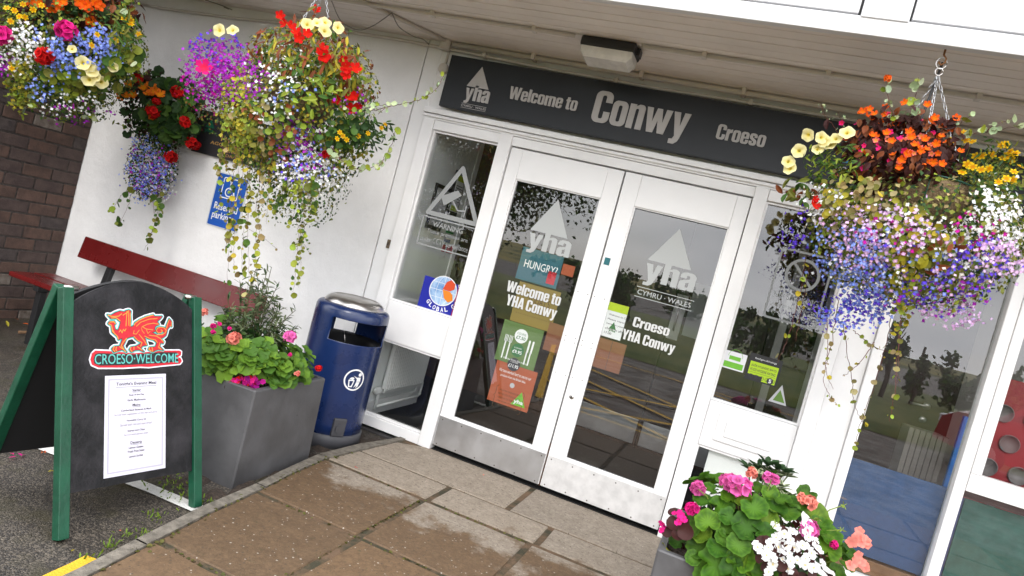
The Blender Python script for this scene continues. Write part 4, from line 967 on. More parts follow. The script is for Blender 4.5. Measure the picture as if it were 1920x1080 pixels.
m=MB(); put_text(m,'5',(0,hy-.0010,0),X,Z,x1-.047,x1-.033,z1-.141,z1-.119,bold=.03); put_text(m,'food.gov.uk/ratings',(0,hy-.0004,0),X,Z,x0+.03,x1-.03,z1-.032,z1-.018); m.build('print',M_wprint,t)
a=gp(1467,722,LY); b=gp(1440,752,LY); c=gp(1474,761,LY)
t=thing('window_sticker',(b.x,LY,b.z),'green triangular tree sticker low in the right sidelight','sticker'); zb_=(b.z+c.z)/2
m=MB(); m.prism([(b.x,zb_),(c.x,zb_),(a.x,a.z)],.001,(0,LY,0),X,Z); m.build('sheet',M_greyp,t)
m=MB(); m.prism([(b.x+.022,zb_+.012),(c.x-.012,zb_+.012),(a.x-.002,a.z-.03)],0,(0,LY-.0006,0),X,Z); m.build('tree_logo',mat('muted green print',(.10,.20,.03),.6),t)
# ================================================================== chalkboard (A-board)
AB=thing('chalkboard_stand',(-1.35,-2.0,-.05),'black A-board with green legs, painted red dragon and paper menu','a-board')
yw,ln=math.radians(7.72),math.radians(20.2)
EU=Vector((math.sin(yw),math.cos(yw),0)); NR=Vector((math.cos(yw),-math.sin(yw),0))
EV=(-math.sin(ln)*NR+math.cos(ln)*Z); AO=Vector((-1.099,-2.314,-.030)); FN=EU.cross(EV)      # outward normal of the face
TOP=AO+EV*.90
bl_n=math.radians(14); EVb=(math.sin(bl_n)*NR+math.cos(bl_n)*Z); 
Mg=mat('green leg paint',(.002,.060,.028),.45,var=.18,scale=14,bump=.15,bscale=60,rvar=.08)
def chalk_mat():
    m=mat('chalkboard',(.009,.009,.010),.5,col2=(.034,.032,.036),scale=9,spec=.25,detail=12,bump=.2,bscale=90,lo=.42,hi=.72,rvar=.1); return m
Mc=chalk_mat()
def fm(o,u,v,n): return Matrix(((u.x,v.x,n.x,o.x),(u.y,v.y,n.y,o.y),(u.z,v.z,n.z,o.z),(0,0,0,1)))
FM=fm(AO,EU,EV,FN)
for u0 in (-.022,.538):
    m=MB(); m.box(u0,u0+.040,0,.90,-.034,.004,bev=.003,M=FM); m.build('leg',Mg,AB)
arch=[(.020,.155),(.536,.155),(.536,.845)]
for i in range(1,16):
    t=i/16; u=.536-.516*t; arch.append((u,.845+.10*math.sin(math.pi*t)**.85))
arch+=[(.020,.845)]
m=MB(); m.prism(arch,.016,AO-FN*.008,EU,EV); m.build('board',Mc,AB)
BO=TOP-NR*.012; NB=EU.cross(EVb)
# back frame hangs from the same hinge line and leans the other way
FB=Vector(TOP)-FN*.03 ; foot=FB-EVb*.905*1.0
def backpt(u,s): return FB+EU*u-EVb*s
MBk=fm(FB,EU,EVb,EU.cross(EVb))
for u0 in (-.022,.538):
    m=MB(); m.box(u0,u0+.040,-.870,.0,-.036,-.002,bev=.003,M=MBk); m.build('leg',Mg,AB)
m=MB(); m.prism([(u,v-.90) for u,v in arch],.014,FB-EU.cross(EVb)*.014,EU,EVb); m.build('rear_board',mat('black rear board',(.010,.010,.011),.7),AB)  # rear panel is plain black
for u0 in (.0,.518):
    m=MB(); m.box(u0-.012,u0+.05,.845,.905,-.012,-.035,M=FM); 
    m=MB(); m.tube([TOP+EU*(u0-.005)-FN*.02,TOP+EU*(u0+.045)-FN*.02],.010,8); m.build('hinge',M_steel,AB)
# --- painted emblem, traced in a 1440 x 1080 grid laid over the board
def du(x,y): # grid px -> board (u,v)
    return (.0901+(x-145)*(.3965/1250), .5997-(y-985)*(.2345/955)*1.02)
DG=lambda P:[du(*p) for p in P]
body=[(340,165),(385,172),(440,130),(500,100),(555,108),(580,90),(620,75),(645,92),(640,150),(645,230),(640,330),(665,345),(690,310),(700,275),(760,225),(850,172),(960,130),(968,152),(985,158),(1085,150),(1060,190),(1010,240),(1042,285),(985,320),(975,380),(1000,400),(940,420),(1005,462),(1085,452),(1122,428),(1100,395),(1060,430),(1015,430),(995,390),(1012,345),(1062,328),(1112,335),(1138,350),(1150,300),(1190,185),(1225,230),(1228,315),(1205,305),(1165,362),(1155,420),(1140,470),(1095,508),(1062,520),(1112,575),(1102,602),(1065,592),(1052,650),(1105,715),(1040,700),(1000,712),(950,742),(890,700),(905,668),(990,658),(1010,592),(965,545),(880,520),(835,482),(862,598),(872,630),(812,642),(782,682),(830,738),(765,706),(700,712),(658,742),(630,702),(652,662),(722,650),(800,592),(742,562),(702,522),(690,490),(620,510),(590,530),(572,582),(545,642),(562,690),(592,742),(540,702),(482,720),(430,742),(400,692),(432,656),(502,650),(532,560),(532,522),(484,548),(472,502),(402,432),(392,332),(350,302),(370,270),(430,264),(447,300),(426,322),(442,392),(480,402),(500,332),(512,268),(480,242),(458,214),(385,222)]
P_wh,P_te,P_rd,P_or,P_bk=[mat(n,c,.6,var=.08,scale=40) for n,c in (('chalk white paint',(.70,.68,.74)),('teal paint',(.10,.45,.40)),('red paint',(.52,.012,.025)),('orange paint',(.75,.28,.04)),('black paint',(.015,.015,.017)))]
em=MB(); O=AO-FN*.0078; k=.3965/1250
hull=[(1228,160)]
em.stroke(DG(body),62*k,O,EU,EV,0,closed=True,lift=.0002)
plate=[(160,760),(200,715),(380,725),(700,760),(1100,720),(1350,720),(1380,740),(1375,800),(1330,830),(1370,850),(1390,900),(1360,945),(1100,965),(900,985),(780,975),(560,985),(240,975),(160,930),(140,850)]
em.stroke(DG(plate),34*k,O,EU,EV,0,closed=True,lift=.0002)
em.prism(DG(plate)[::-1],0,O+FN*.0006,EU,EV,2)
plate2=[(200,770),(240,755),(700,780),(1100,745),(1310,752),(1325,790),(1290,830),(1325,860),(1340,905),(1100,925),(600,945),(250,945),(190,910),(180,840)]
em.prism(DG(plate2)[::-1],0,O+FN*.0009,EU,EV,4)
em.stroke(DG(body),36*k,O,EU,EV,1,closed=True,lift=.0012)
em.stroke(DG(body),14*k,O,EU,EV,4,closed=True,lift=.0016)
em.prism(DG(body)[::-1],0,O+FN*.0020,EU,EV,2)
for P,w in [([(690,310),(705,278),(760,228),(850,176),(955,136)],9),([(720,330),(780,260),(900,205),(1010,190)],8),([(800,335),(870,290),(960,270),(1035,285)],8),([(810,340),(860,370),(950,380)],7),([(790,350),(800,400),(830,440)],6),([(690,400),(680,450),(720,455),(760,390)],7),([(860,380),(880,440),(910,410)],6),([(540,160),(590,120),(615,85)],9),([(590,100),(580,330)],8),([(610,110),(615,320)],7),([(635,120),(635,330)],9),([(345,170),(400,190),(480,180),(520,140)],9),([(390,215),(450,205),(490,240),(500,250)],9),([(490,430),(510,395),(530,440),(545,385),(565,410),(580,375)],8),([(590,525),(550,580),(520,640),(550,690)],9),([(430,655),(415,700),(440,735)],9),([(460,660),(450,700),(465,725)],8),([(500,655),(540,690),(580,735)],8),([(690,495),(740,555),(800,590),(780,650)],8),([(760,460),(830,560),(865,625)],8),([(650,665),(640,700),(665,735)],9),([(690,660),(690,705)],8),([(735,655),(800,710)],8),([(835,485),(920,530),(990,545),(1015,590)],8),([(900,470),(1000,480),(1060,520),(1108,580)],8),([(905,670),(895,700),(930,730)],9),([(940,665),(950,735)],8),([(1030,660),(1070,700)],8),([(1050,590),(1040,650)],7),([(1010,460),(1085,455),(1130,425),(1148,380),(1110,340),(1060,332),(1015,350),(1000,395),(1030,430),(1070,420),(1090,395),(1070,375)],8),([(1150,345),(1160,290),(1192,195)],8),([(1200,305),(1222,310),(1222,235)],7),([(395,335),(405,420),(470,495),(482,540)],9),([(370,275),(425,270),(440,300)],10),([(355,300),(390,325)],9),([(410,400),(440,470)],7)]:
    em.stroke(DG(P),w*k*1.25,O,EU,EV,3,lift=.0026)
em.build('painted_dragon',[P_wh,P_te,P_rd,P_or,P_bk],AB)
m=MB(); a=du(190,925); b=du(1330,925); c=du(190,770)
put_text(m,'CROESO·WELCOME',AO-FN*.0078,EU,EV,a[0],b[0],a[1],c[1],bold=.004,lift=.0024); m.build('painted_lettering',P_te,AB)
# --- paper menu taped to the board
mn=thing('paper_menu',AO+EU*.27+EV*.2,"white paper menu for tonight's evening meal taped to the chalkboard",'menu')
m=MB(); m.prism([(.147,.186),(.408,.186),(.408,.570),(.147,.570)],.0006,AO-FN*.0070,EU,EV); m.build('sheet',mat('menu paper',(.63,.61,.70),.7,var=.02,scale=8),mn)
m=MB(); MO=AO-FN*.0068
for w,ins in ((.0012,.014),(.0012,.017)): m.stroke([(.147+ins,.186+ins),(.408-ins,.186+ins),(.408-ins,.570-ins),(.147+ins,.570-ins)],w,MO,EU,EV,closed=True)
m.build('border',mat('menu border ink',(.20,.18,.26),.7),mn)
m=MB(); mg=MB()
def ml(mb_,s,yc,w,h,ul=False,shear=0,bold=.02):
    c=.2775; put_text(mb_,s,MO,EU,EV,c-w/2,c+w/2,yc-h/2,yc+h/2,shear=shear,bold=bold,lift=.0002)
    if ul: mb_.stroke([(c-w/2,yc-h/2-.003),(c+w/2,yc-h/2-.003)],.0012,MO,EU,EV,lift=.0002)
ml(m,"Tonight's Evening Meal",.535,.172,.0165,True); ml(m,'Starter',.510,.036,.0105,True); ml(m,'Soup of the Day',.491,.066,.009); ml(m,'Garlic Mushrooms',.472,.078,.009)
ml(m,'Mains',.452,.034,.0105,True); ml(m,'Cumberland Sausages & Mash',.432,.130,.010); ml(mg,'Served with vegetables of the day and gravy',.417,.186,.010,shear=.25,bold=.008)
ml(m,'Vegetable Curry (v)',.392,.084,.010); ml(mg,'Served with rice and naan bread',.377,.136,.010,shear=.25,bold=.008)
ml(m,'Scampi and Chips',.352,.074,.010); ml(mg,'Served with garden peas',.337,.104,.010,shear=.25,bold=.008)
ml(m,'Desserts',.306,.048,.0115,True); ml(m,'Lemon Gateau',.287,.062,.009); ml(m,'Fresh Fruit Salad',.272,.070,.009); ml(m,'Lemon Sorbet',.253,.060,.009)
tag(m.build('print',M_ink,mn),kind='stuff'); tag(mg.build('faint_print',mat('grey ink',(.22,.21,.25),.7),mn),kind='stuff')

# ================================================================== bench
BN=thing('bench',(-3.05,-.42,-.1),'dark red painted bench with black brackets against the white wall','bench')
Mr=mat('dark red gloss paint',(.115,.007,.007),.28,var=.10,scale=3,rvar=.08,bump=.04,bscale=40); Mo=mat('bench orange edge',(.26,.05,.02),.35,var=.2,scale=12)
def plank(n,x0,x1,y0,y1,z0,z1,mm,tilt=0):
    m=MB(); c=Matrix.Translation((0,(y0+y1)/2,(z0+z1)/2))@Matrix.Rotation(tilt,4,'X'); m.box(x0,x1,(y0-y1)/2,(y1-y0)/2,(z0-z1)/2,(z1-z0)/2,bev=.006,M=c); return m.build(n,mm,BN)
plank('backrest_plank',-3.945,-2.185,-.185,-.150,.468,.638,Mr,math.radians(-10))
plank('seat_plank',-3.90,-2.15,-.715,-.555,.300,.335,Mr); plank('seat_plank',-3.90,-2.15,-.54,-.38,.300,.335,Mr); 
for bx in (-3.62,-2.45):
    m=MB(); m.box(bx-.025,bx+.025,-.71,-.14,.262,.299,bev=.003); m.build('seat_bracket',M_black,BN)
    m=MB(); m.box(bx-.026,bx+.026,-.02,.02,-.02,.40,bev=.003,M=Matrix.Translation((0,-.20,.24))@Matrix.Rotation(math.radians(-10),4,'X')); m.build('back_bracket',M_black,BN)
    for ly in (-.66,-.22):
        m=MB(); m.box(bx-.024,bx+.024,ly-.024,ly+.024,gz(bx)-.005,.2615,bev=.003); m.build('leg',M_black,BN)

# ================================================================== planters
def planter_mat():
    m=mat('grey fibre planter',(.060,.059,.061),.5,col2=(.098,.097,.101),scale=5,detail=8,rvar=.1,bump=.08,bscale=35)
    t=m.node_tree; b=t.nodes['Principled BSDF']; src=b.inputs['Base Color'].links[0].from_socket
    v=t.nodes.new('ShaderNodeTexVoronoi'); v.inputs['Scale'].default_value=26; g=[n for n in t.nodes if n.type=='NEW_GEOMETRY'][0]
    mp=t.nodes.new('ShaderNodeMapping'); mp.inputs['Scale'].default_value=(1,1,.55); t.links.new(g.outputs['Position'],mp.inputs[0]); t.links.new(mp.outputs[0],v.inputs['Vector'])
    sp=t.nodes.new('ShaderNodeSeparateColor'); t.links.new(v.outputs['Color'],sp.inputs[0])
    th=t.nodes.new('ShaderNodeMath'); th.operation='MULTIPLY'; th.inputs[1].default_value=.16; t.links.new(sp.outputs[0],th.inputs[0])
    lt=t.nodes.new('ShaderNodeMath'); lt.operation='LESS_THAN'; t.links.new(v.outputs['Distance'],lt.inputs[0]); 
    sb=t.nodes.new('ShaderNodeMath'); sb.operation='SUBTRACT'; sb.inputs[1].default_value=.075; t.links.new(th.outputs[0],sb.inputs[0]); t.links.new(sb.outputs[0],lt.inputs[1])
    mx_=t.nodes.new('ShaderNodeMix'); mx_.data_type='RGBA'; t.links.new(lt.outputs[0],mx_.inputs['Factor']); t.links.new(src,mx_.inputs['A']); mx_.inputs['B'].default_value=(.02,.02,.02,1); t.links.new(mx_.outputs['Result'],b.inputs['Base Color'])
    return m
Mp=planter_mat()
def planter(cx,cy,yaw,ht,hb,z0,z1,label):
    t=thing('planter',(cx,cy,z0),label,'planter'); R=Matrix.Translation((cx,cy,0))@Matrix.Rotation(yaw,4,'Z')
    def ring(h,z,c=.008):
        P=[]
        for sx,sy in ((1,-1),(1,1),(-1,1),(-1,-1)):
            a=Vector((sx*h,sy*h,z)); d1=Vector((-sx*c,0,0)); d2=Vector((0,-sy*c,0))
            P+=[R@(a+(d1 if sx*sy<0 else d2)),R@(a+(d2 if sx*sy<0 else d1))]
        return P
    V=ring(hb,z0)+ring(ht-.002,z1-.006)+ring(ht-.006,z1)+ring(ht-.030,z1)+ring(ht-.034,z1-.07)
    F=[(k*8+i,k*8+(i+1)%8,(k+1)*8+(i+1)%8,(k+1)*8+i) for k in range(4) for i in range(8)]+[tuple(range(7,-1,-1))]
    m=MB(); m.add(V,F); m.build('box',Mp,t)
    m=MB(); n=10; g=[]
    for j in range(n+1):
        for i in range(n+1): g.append(R@Vector(((i/n-.5)*2*(ht-.033),(j/n-.5)*2*(ht-.033),z1-.045+rnd.uniform(-.012,.012))))
    m.add(g,[(j*(n+1)+i,j*(n+1)+i+1,(j+1)*(n+1)+i+1,(j+1)*(n+1)+i) for j in range(n) for i in range(n)]); m.build('soil',M_soil,t)
    return t
PL=planter(-1.427,-1.183,.056,.314,.326,-.050,.432,'square grey planter of green geraniums between chalkboard and blue bin')
pc=on(1231,1030,'z',.43)
PR=planter(pc.x+.312,pc.y+.312,.0,.312,.30,.001,.432,'square grey planter of pink and white flowers in front of the right sidelight')

# ================================================================== litter bin
BI=thing('litter_bin',(-1.33,-.42,-.06),'round navy blue litter bin with steel lid and white tidy-man mark','litter bin')
BC=Vector((-1.335,-.415,0)); br=.228
Mb=mat('navy blue plastic',(.006,.020,.085),.28,var=.15,scale=5,bump=.02,bscale=40,rvar=.06,coat=.25)
def cyl(a,z,r=br): return BC+Vector((r*math.cos(a),r*math.sin(a),z))
NS=96; zs=[.020,.10,.30,.50,.596,.60,.735,.740,.775,.790]; rs=[br]*8+[br-.001,br-.006]
prof=list(zip(rs,zs))+[(br-.016,.800),(br-.034,.806),(br-.042,.808)]
apt=[(math.radians(-85),math.radians(16)),(math.radians(110),math.radians(146))]
def in_ap(a):
    for lo,hi in apt:
        if (a-lo)%(2*math.pi)<(hi-lo): return True
    return False
V=[];F=[]
for r_,z_ in prof:
    for k_ in range(NS): V.append(cyl(2*math.pi*k_/NS,z_,r_))
for i in range(len(prof)-1):
    for k_ in range(NS):
        am=2*math.pi*(k_+.5)/NS
        if i==5 and in_ap(am): continue
        F.append((i*NS+k_,i*NS+(k_+1)%NS,(i+1)*NS+(k_+1)%NS,(i+1)*NS+k_))
m=MB(); m.add(V,F,smooth=True); bo=m.build('body',Mb,BI)
so=bo.modifiers.new('shell','SOLIDIFY'); so.thickness=.008; so.offset=-1
m=MB(); T=Matrix.Translation(BC)
m.lathe([(br-.012,.598),(br-.05,.575),(br-.055,.10),(.0005,.10)],40,T); m.build('liner',M_black,BI)
m=MB(); m.lathe([(br-.012,.742),(.0005,.745)],40,T); m.build('hood',M_black,BI)
m=MB(); m.lathe([(br-.041,.806),(br-.040,.812),(br-.062,.838),(br-.088,.852),(br-.096,.853),(br-.100,.846),(br-.104,.846),(br-.108,.850),(.0005,.850)],56,T); m.build('steel_lid',M_steel,BI)
Mbase=mat('dark grey plastic',(.055,.055,.062),.5,var=.1,scale=10)
m=MB(); m.lathe([(br-.02,.040),(br+.004,.040),(br+.010,.034),(br+.012,-.05),(.0005,-.05)],56,T); m.build('base',Mbase,BI)
aL=math.radians(-37); RL=Matrix.Translation(BC)@Matrix.Rotation(aL,4,'Z')
m=MB(); m.box(br-.02,br+.016,-.040,.040,.0405,.150,bev=.006,M=RL); lk=m.build('lock_housing',Mbase,BI)
m=MB(); m.prism([(-.022,.075),(0,.055),(.022,.075),(.022,.10),(0,.118),(-.022,.10)],.006,RL@Vector((br+.022,0,0)),(RL.to_3x3()@Y),Z); m.build('lock_flap',Mbase,lk)
# tidy-man roundel wrapped on the drum
aG=math.radians(-31); zG=.392
lg=lambda u,v,r=br+.0012: cyl(aG+u/br,zG+v,r)
def wrap_stroke(m,P,w,closed=False):
    n=len(P)
    for i in range(n if closed else n-1):
        a=Vector(P[i]);b=Vector(P[(i+1)%n]); d=(b-a).normalized(); q=Vector((-d.y,d.x))*w/2; e=d*w*.25
        m.add([lg(*(a-e+q)),lg(*(a-e-q)),lg(*(b+e-q)),lg(*(b+e+q))],[(0,1,2,3)])
def wrap_poly(m,P):
    tri=tessellate_polygon([[Vector((p[0],p[1],0)) for p in P]]); m.add([lg(*p,br+.0016) for p in P],[t if (Vector(P[t[1]])-Vector(P[t[0]])).cross(Vector(P[t[2]])-Vector(P[t[0]]))>0 else t[::-1] for t in tri])
m=MB(); wrap_stroke(m,[(.062*math.cos(t),.062*math.sin(t)) for t in np.linspace(math.radians(78),math.radians(-285),40)],.009)
wrap_poly(m,[(.030+.011*math.cos(t),.034+.011*math.sin(t)) for t in np.linspace(0,6.28,13)[:-1]])
wrap_poly(m,[(-.012,.026),(.012,.016),(.038,.018),(.040,-.008),(.014,-.010),(.014,.006)]); wrap_poly(m,[(.014,-.012),(.038,-.011),(.032,-.036),(.018,-.050),(.022,-.030),(.004,-.048),(.010,-.028)])
wrap_stroke(m,[(-.034,-.004),(-.028,-.042),(-.010,-.042),(-.002,-.004)],.007,True); wrap_poly(m,[(-.034,.004),(-.010,-.000),(-.002,.008),(-.012,.016),(-.024,.014)])
m.build('tidyman_mark',M_wprint,BI)
m=MB(); m.tube([cyl(math.radians(-60),.60,br-.04),cyl(math.radians(-64),.64,br-.055),cyl(math.radians(-70),.66,br-.09)],.0018,5); tag(m.build('wire_scrap',M_steel),'thin bent wire lying inside the litter bin opening','wire')
# ================================================================== plants
M_leaf=plant_mat('leaf',.55,.22,.22); M_petal=plant_mat('petal',.65,.35,.12); M_stemm=plant_mat('stem',.6,.05,.3)
def jit(c,h=.25,n=None,r=None):
    """colour varied per leaf"""
    r=r or nrng; k=1+r.uniform(-h,h); return np.clip(np.array(c)*np.array([k*(1+r.uniform(-.12,.12)),k,k*(1+r.uniform(-.15,.15))]),0,1)
# --- templates: verts (N,3) in leaf units (radius ~1), tris, colour multipliers (N,3)
def T_disc(n=14,scal=.06,notch=.5,cup=.18,lobes=7,zone=None,ruf=.06,seed=0,vein=0.):
    r_=np.random.default_rng(seed); V=[(0,0,-.02)];C=[(1,1,1)]
    for ring,rr in enumerate((.42,.72,1.)):
        for k in range(n):
            a=2*math.pi*k/n; q=rr
            d=abs((a-math.pi*1.5+math.pi)%(2*math.pi)-math.pi)
            if rr>.5: q*=1-notch*max(0,1-d/.5)*(rr)
            if ring==2: q*=1+scal*math.cos(lobes*a+.5)
            z=cup*rr*rr+ruf*math.sin(a*lobes*.5+seed)*rr*rr+r_.uniform(-.02,.02)
            V.append((q*math.cos(a),q*math.sin(a),z))
            C.append(tuple(q_*(1-vein*(k%2)) for q_ in (zone[ring] if zone else (1,1,1))))
    F=[(0,1+k,1+(k+1)%n) for k in range(n)]
    for g in range(2):
        for k in range(n):
            a=1+g*n+k;b=1+g*n+(k+1)%n; F.append((a,a+n,b+n,b))
    return np.array(V),F,np.array(C,float)
def T_oval(w=.45,fold=.18,pts=3,curl=.15,tip=1.):
    L_=[(0,0,0)];V=[];C=[];F=[]
    prof=[(0,.12),(.3,.85),(.62,1.),(.86,.55),(1,.0)]
    for t,ww in prof:
        z=-curl*t*t
        V+=[(-w*ww*.5,t-.0,z+fold*ww*.5),(0,t,z),(w*ww*.5,t,z+fold*ww*.5)]; C+=[(1,1,1),(.92,.95,.9),(1,1,1)]
    for i in range(len(prof)-1):
        a=i*3; F+=[(a,a+1,a+4,a+3),(a+1,a+2,a+5,a+4)]
    return np.array(V)-np.array([0,.0,0]),F,np.array(C,float)
def T_small():    # tiny leaf, 2 tris folded
    return np.array([(0,0,0),(-.4,.55,.12),(0,1,-.05),(.4,.55,.12)]),[(0,2,1),(0,3,2)],np.ones((4,3))
def T_flower(np_=5,pw=.62,pl=1.,inner=.12,up=.35,eye=(1,1,1),tipc=(1,1,1),notch=.0,unequal=None):
    V=[(0,0,0)];C=[eye];F=[]
    for k in range(np_):
        a=2*math.pi*k/np_+math.pi/2; l=pl*(unequal[k] if unequal else 1); ca,sa=math.cos(a),math.sin(a)
        def P(t,s,z): return (ca*t*l-sa*s*l*pw, sa*t*l+ca*s*l*pw, z)
        b=len(V); V+=[P(.25,-.25,.08*up),P(.7,-.5,.5*up),P(1-notch,0,.75*up),P(.7,.5,.5*up),P(.25,.25,.08*up)]
        C+=[eye,tipc,tipc,tipc,eye]; F+=[(0,b,b+4),(b,b+1,b+3,b+4),(b+1,b+2,b+3)]
    return np.array(V),F,np.array(C,float)
def T_petunia():
    n=20;V=[];C=[];F=[]
    for ring,(rr,z,c) in enumerate(((.08,-.8,(.6,.75,.3)),(.15,-.22,(.9,.75,.15)),(.34,.02,(1,.93,.62)),(1.,.06,(1,1,1)))):
        for k in range(n):
            a=2*math.pi*k/n; q=rr*(1+(.10*abs(math.cos(2.5*a))-.06 if ring==3 else 0)); zz=z+(.13*math.sin(5*a)+.05*math.sin(2*a+1) if ring==3 else 0)
            V.append((q*math.cos(a),q*math.sin(a),zz)); C.append(c)
    for g in range(3):
        for k in range(n): F.append((g*n+k,g*n+(k+1)%n,(g+1)*n+(k+1)%n,(g+1)*n+k))
    F.append(tuple(range(n-1,-1,-1)))
    return np.array(V),F,np.array(C,float)
def bloom_template(nf=16,seed=0,fl=None,r=.52):
    """geranium head: florets over a dome"""
    r_=np.random.default_rng(seed); fv,ff,fc=fl or T_flower(5,.85,1.,up=.3,eye=(.75,.55,.6))
    V=[];F=[];C=[]
    for i in range(nf):
        t=math.acos(1-1.15*(i+.5)/nf); ph=i*2.39996; d=Vector((math.sin(t)*math.cos(ph),math.sin(t)*math.sin(ph),math.cos(t)))
        q=d.to_track_quat('Z','Y').to_matrix()@Matrix.Rotation(r_.uniform(0,6.28),3,'Z'); b=len(V); kk=r_.uniform(.62,1.25); d=(d+Vector((r_.normal(),r_.normal(),r_.normal()))*.16)
        for v,c in zip(fv,fc): V.append(tuple(d*.62+q@(Vector(v)*r))); C.append(np.array(c)*kk)
        F+=[tuple(b+j for j in f) for f in ff]
    return np.array(V),F,np.array(C,float)
class Mass:
    """many small pieces of one plant gathered into one mesh"""
    def __init__(s): s.V=[];s.F=[];s.C=[];s.n=0
    def add(s,T,M3,pos,scale,col):
        v,f,c=T; w=(v*scale)@np.array(M3).T+np.array(pos); s.V.append(w); s.C.append(c*np.array(col)); b=s.n
        s.F+=[tuple(b+i for i in q) for q in f]; s.n+=len(v)
    def raw(s,V,F,col):
        b=s.n; s.V.append(np.array([tuple(p) for p in V])); s.C.append(np.tile(np.array(col),(len(V),1))); s.F+=[tuple(b+i for i in q) for q in F]; s.n+=len(V)
    def tube(s,path,r,col,n=4,r1=None):
        q=MB(); q.tube(path,r,n,cap=False,r1=r1); s.raw(q.v,q.f,col)
    def build(s,name,mater,parent,kind=None,label=None,smooth=False):
        if not s.n: return None
        me=bpy.data.meshes.new(name); V=np.concatenate(s.V); C=np.clip(np.concatenate(s.C),0,1)
        me.from_pydata(V.tolist(),[],s.F); me.materials.append(mater)
        ca=me.color_attributes.new('Col','FLOAT_COLOR','POINT'); ca.data.foreach_set('color',np.c_[C,np.ones(len(C))].astype(np.float32).ravel())
        if smooth: me.polygons.foreach_set('use_smooth',[True]*len(me.polygons))
        o=bpy.data.objects.new(name,me); COL.objects.link(o); par(o,parent); tag(o,label,None,None,kind); return o
_single={}
def piece(key,T,colr,mater,M3,pos,scale,parent,name):
    """one leaf or flower as its own part; alike ones share mesh data"""
    if key not in _single:
        v,f,c=T; me=bpy.data.meshes.new(name); me.from_pydata(v.tolist(),[],f); me.materials.append(mater)
        C=np.clip(c*np.array(colr),0,1); ca=me.color_attributes.new('Col','FLOAT_COLOR','POINT'); ca.data.foreach_set('color',np.c_[C,np.ones(len(C))].astype(np.float32).ravel())
        me.polygons.foreach_set('use_smooth',[True]*len(me.polygons)); _single[key]=me
    M=Matrix.Translation(pos)@(Matrix(M3).to_4x4())@Matrix.Scale(scale,4); return inst(name,_single[key],M,parent)
def facing(n,spin=None,tilt=.35):
    n=Vector(n)+Vector((nrng.normal(),nrng.normal(),nrng.normal()))*tilt; n.normalize()
    q=n.to_track_quat('Z','Y').to_matrix(); return q@Matrix.Rotation(nrng.uniform(0,6.28) if spin is None else spin,3,'Z')
def hang(n,tilt=.4):
    """leaf whose length (local Y) leans outward and down, face along n"""
    n=(Vector(n)+Vector((nrng.normal(),nrng.normal(),nrng.normal()))*tilt).normalized(); dn=Vector((0,0,-1))+Vector((nrng.normal(),nrng.normal(),nrng.normal()))*.5
    y=(dn-n*dn.dot(n)).normalized(); x=y.cross(n); return Matrix((x,y,n)).transposed()
class Shape:
    """ellipsoid the plant fills: pixels are carried onto its near surface, so every piece has a real place in depth"""
    def __init__(s,c,r): s.c=Vector(c); s.r=Vector(r)
    def hit(s,px,py,k=1.):
        d=ray(px,py); o=CAM-s.c; R=s.r*k
        D=Vector((d.x/R.x,d.y/R.y,d.z/R.z)); Oo=Vector((o.x/R.x,o.y/R.y,o.z/R.z))
        A=D.dot(D);B=2*Oo.dot(D);C_=Oo.dot(Oo)-1; q=B*B-4*A*C_
        t=-B/(2*A) if q<0 else (-B-math.sqrt(q))/(2*A)
        p=CAM+d*t; e=p-s.c; n=Vector((e.x/R.x**2,e.y/R.y**2,e.z/R.z**2)).normalized(); return p,n
    def rand(s,lo=.75,hi=1.02,zmin=-1.,zmax=1.):
        while True:
            v=Vector((nrng.normal(),nrng.normal(),nrng.normal())).normalized()
            if zmin<=v.z<=zmax: break
        k=nrng.uniform(lo,hi); p=s.c+Vector((v.x*s.r.x*k,v.y*s.r.y*k,v.z*s.r.z*k)); return p,Vector((v.x/s.r.x,v.y/s.r.y,v.z/s.r.z)).normalized()
def mirror(sh,p,n):
    """same plant on the far side of the basket"""
    d=Vector((CAM.x-sh.c.x,CAM.y-sh.c.y,0)).normalized(); e=p-sh.c; k=e.dot(d); return p-d*2*k, (n-d*2*n.dot(d)).normalized()
def inellipse(cx,cy,rx,ry,edge=1.):
    a=nrng.uniform(0,6.28); r=math.sqrt(nrng.uniform(0,1)); 
    return cx+rx*r*math.cos(a)+nrng.normal()*rx*.20, cy+ry*r*math.sin(a)+nrng.normal()*ry*.20
# shared templates
TL_small=T_small(); TL_oval=T_oval(); TL_nar=T_oval(.26,.1); TL_beg=T_oval(.62,.22,curl=.35)
TL_round=T_disc(8,.04,.25,.15,5,seed=3); TL_heart=T_disc(10,.05,.45,.22,3,seed=5)
ger=[T_disc(28,.05,.62,.30,9,zone=[(1.,1.,.8),(.55,.66,.45),(1.05,1.05,1.0)],ruf=.10,seed=i,vein=.22) for i in range(3)]
gerp=[T_disc(16,.07,.62,.22,7,ruf=.12,seed=10+i) for i in range(3)]
TF_lob=T_flower(5,.8,1.,up=.15,eye=(1.6,1.6,1.6),unequal=[.55,.9,1.,1.,.9]); TF_bac=T_flower(5,.9,1.,up=.15,eye=(1,.95,.6)); TF_bid=T_flower(6,.62,1.,up=.1,eye=(.75,.45,.1))
TF_beg=T_flower(5,.80,1.,up=.9,eye=(1.1,1.5,.4),tipc=(1,.8,.9)); TF_ger=T_flower(5,.9,1.,up=.25,eye=(.9,.8,.85)); TF_pet=T_petunia(); TF_wbeg=T_flower(4,1.15,1.,up=.25,eye=(1,1,1),unequal=[1,.7,1,.75]); TF_wbeg[2][0]=(1,.7,.05)
TB=[bloom_template(13,i,T_flower(5,.95,1.,up=.35,eye=(.55,.5,.5),tipc=(1.1,1.15,1.1))) for i in range(3)]
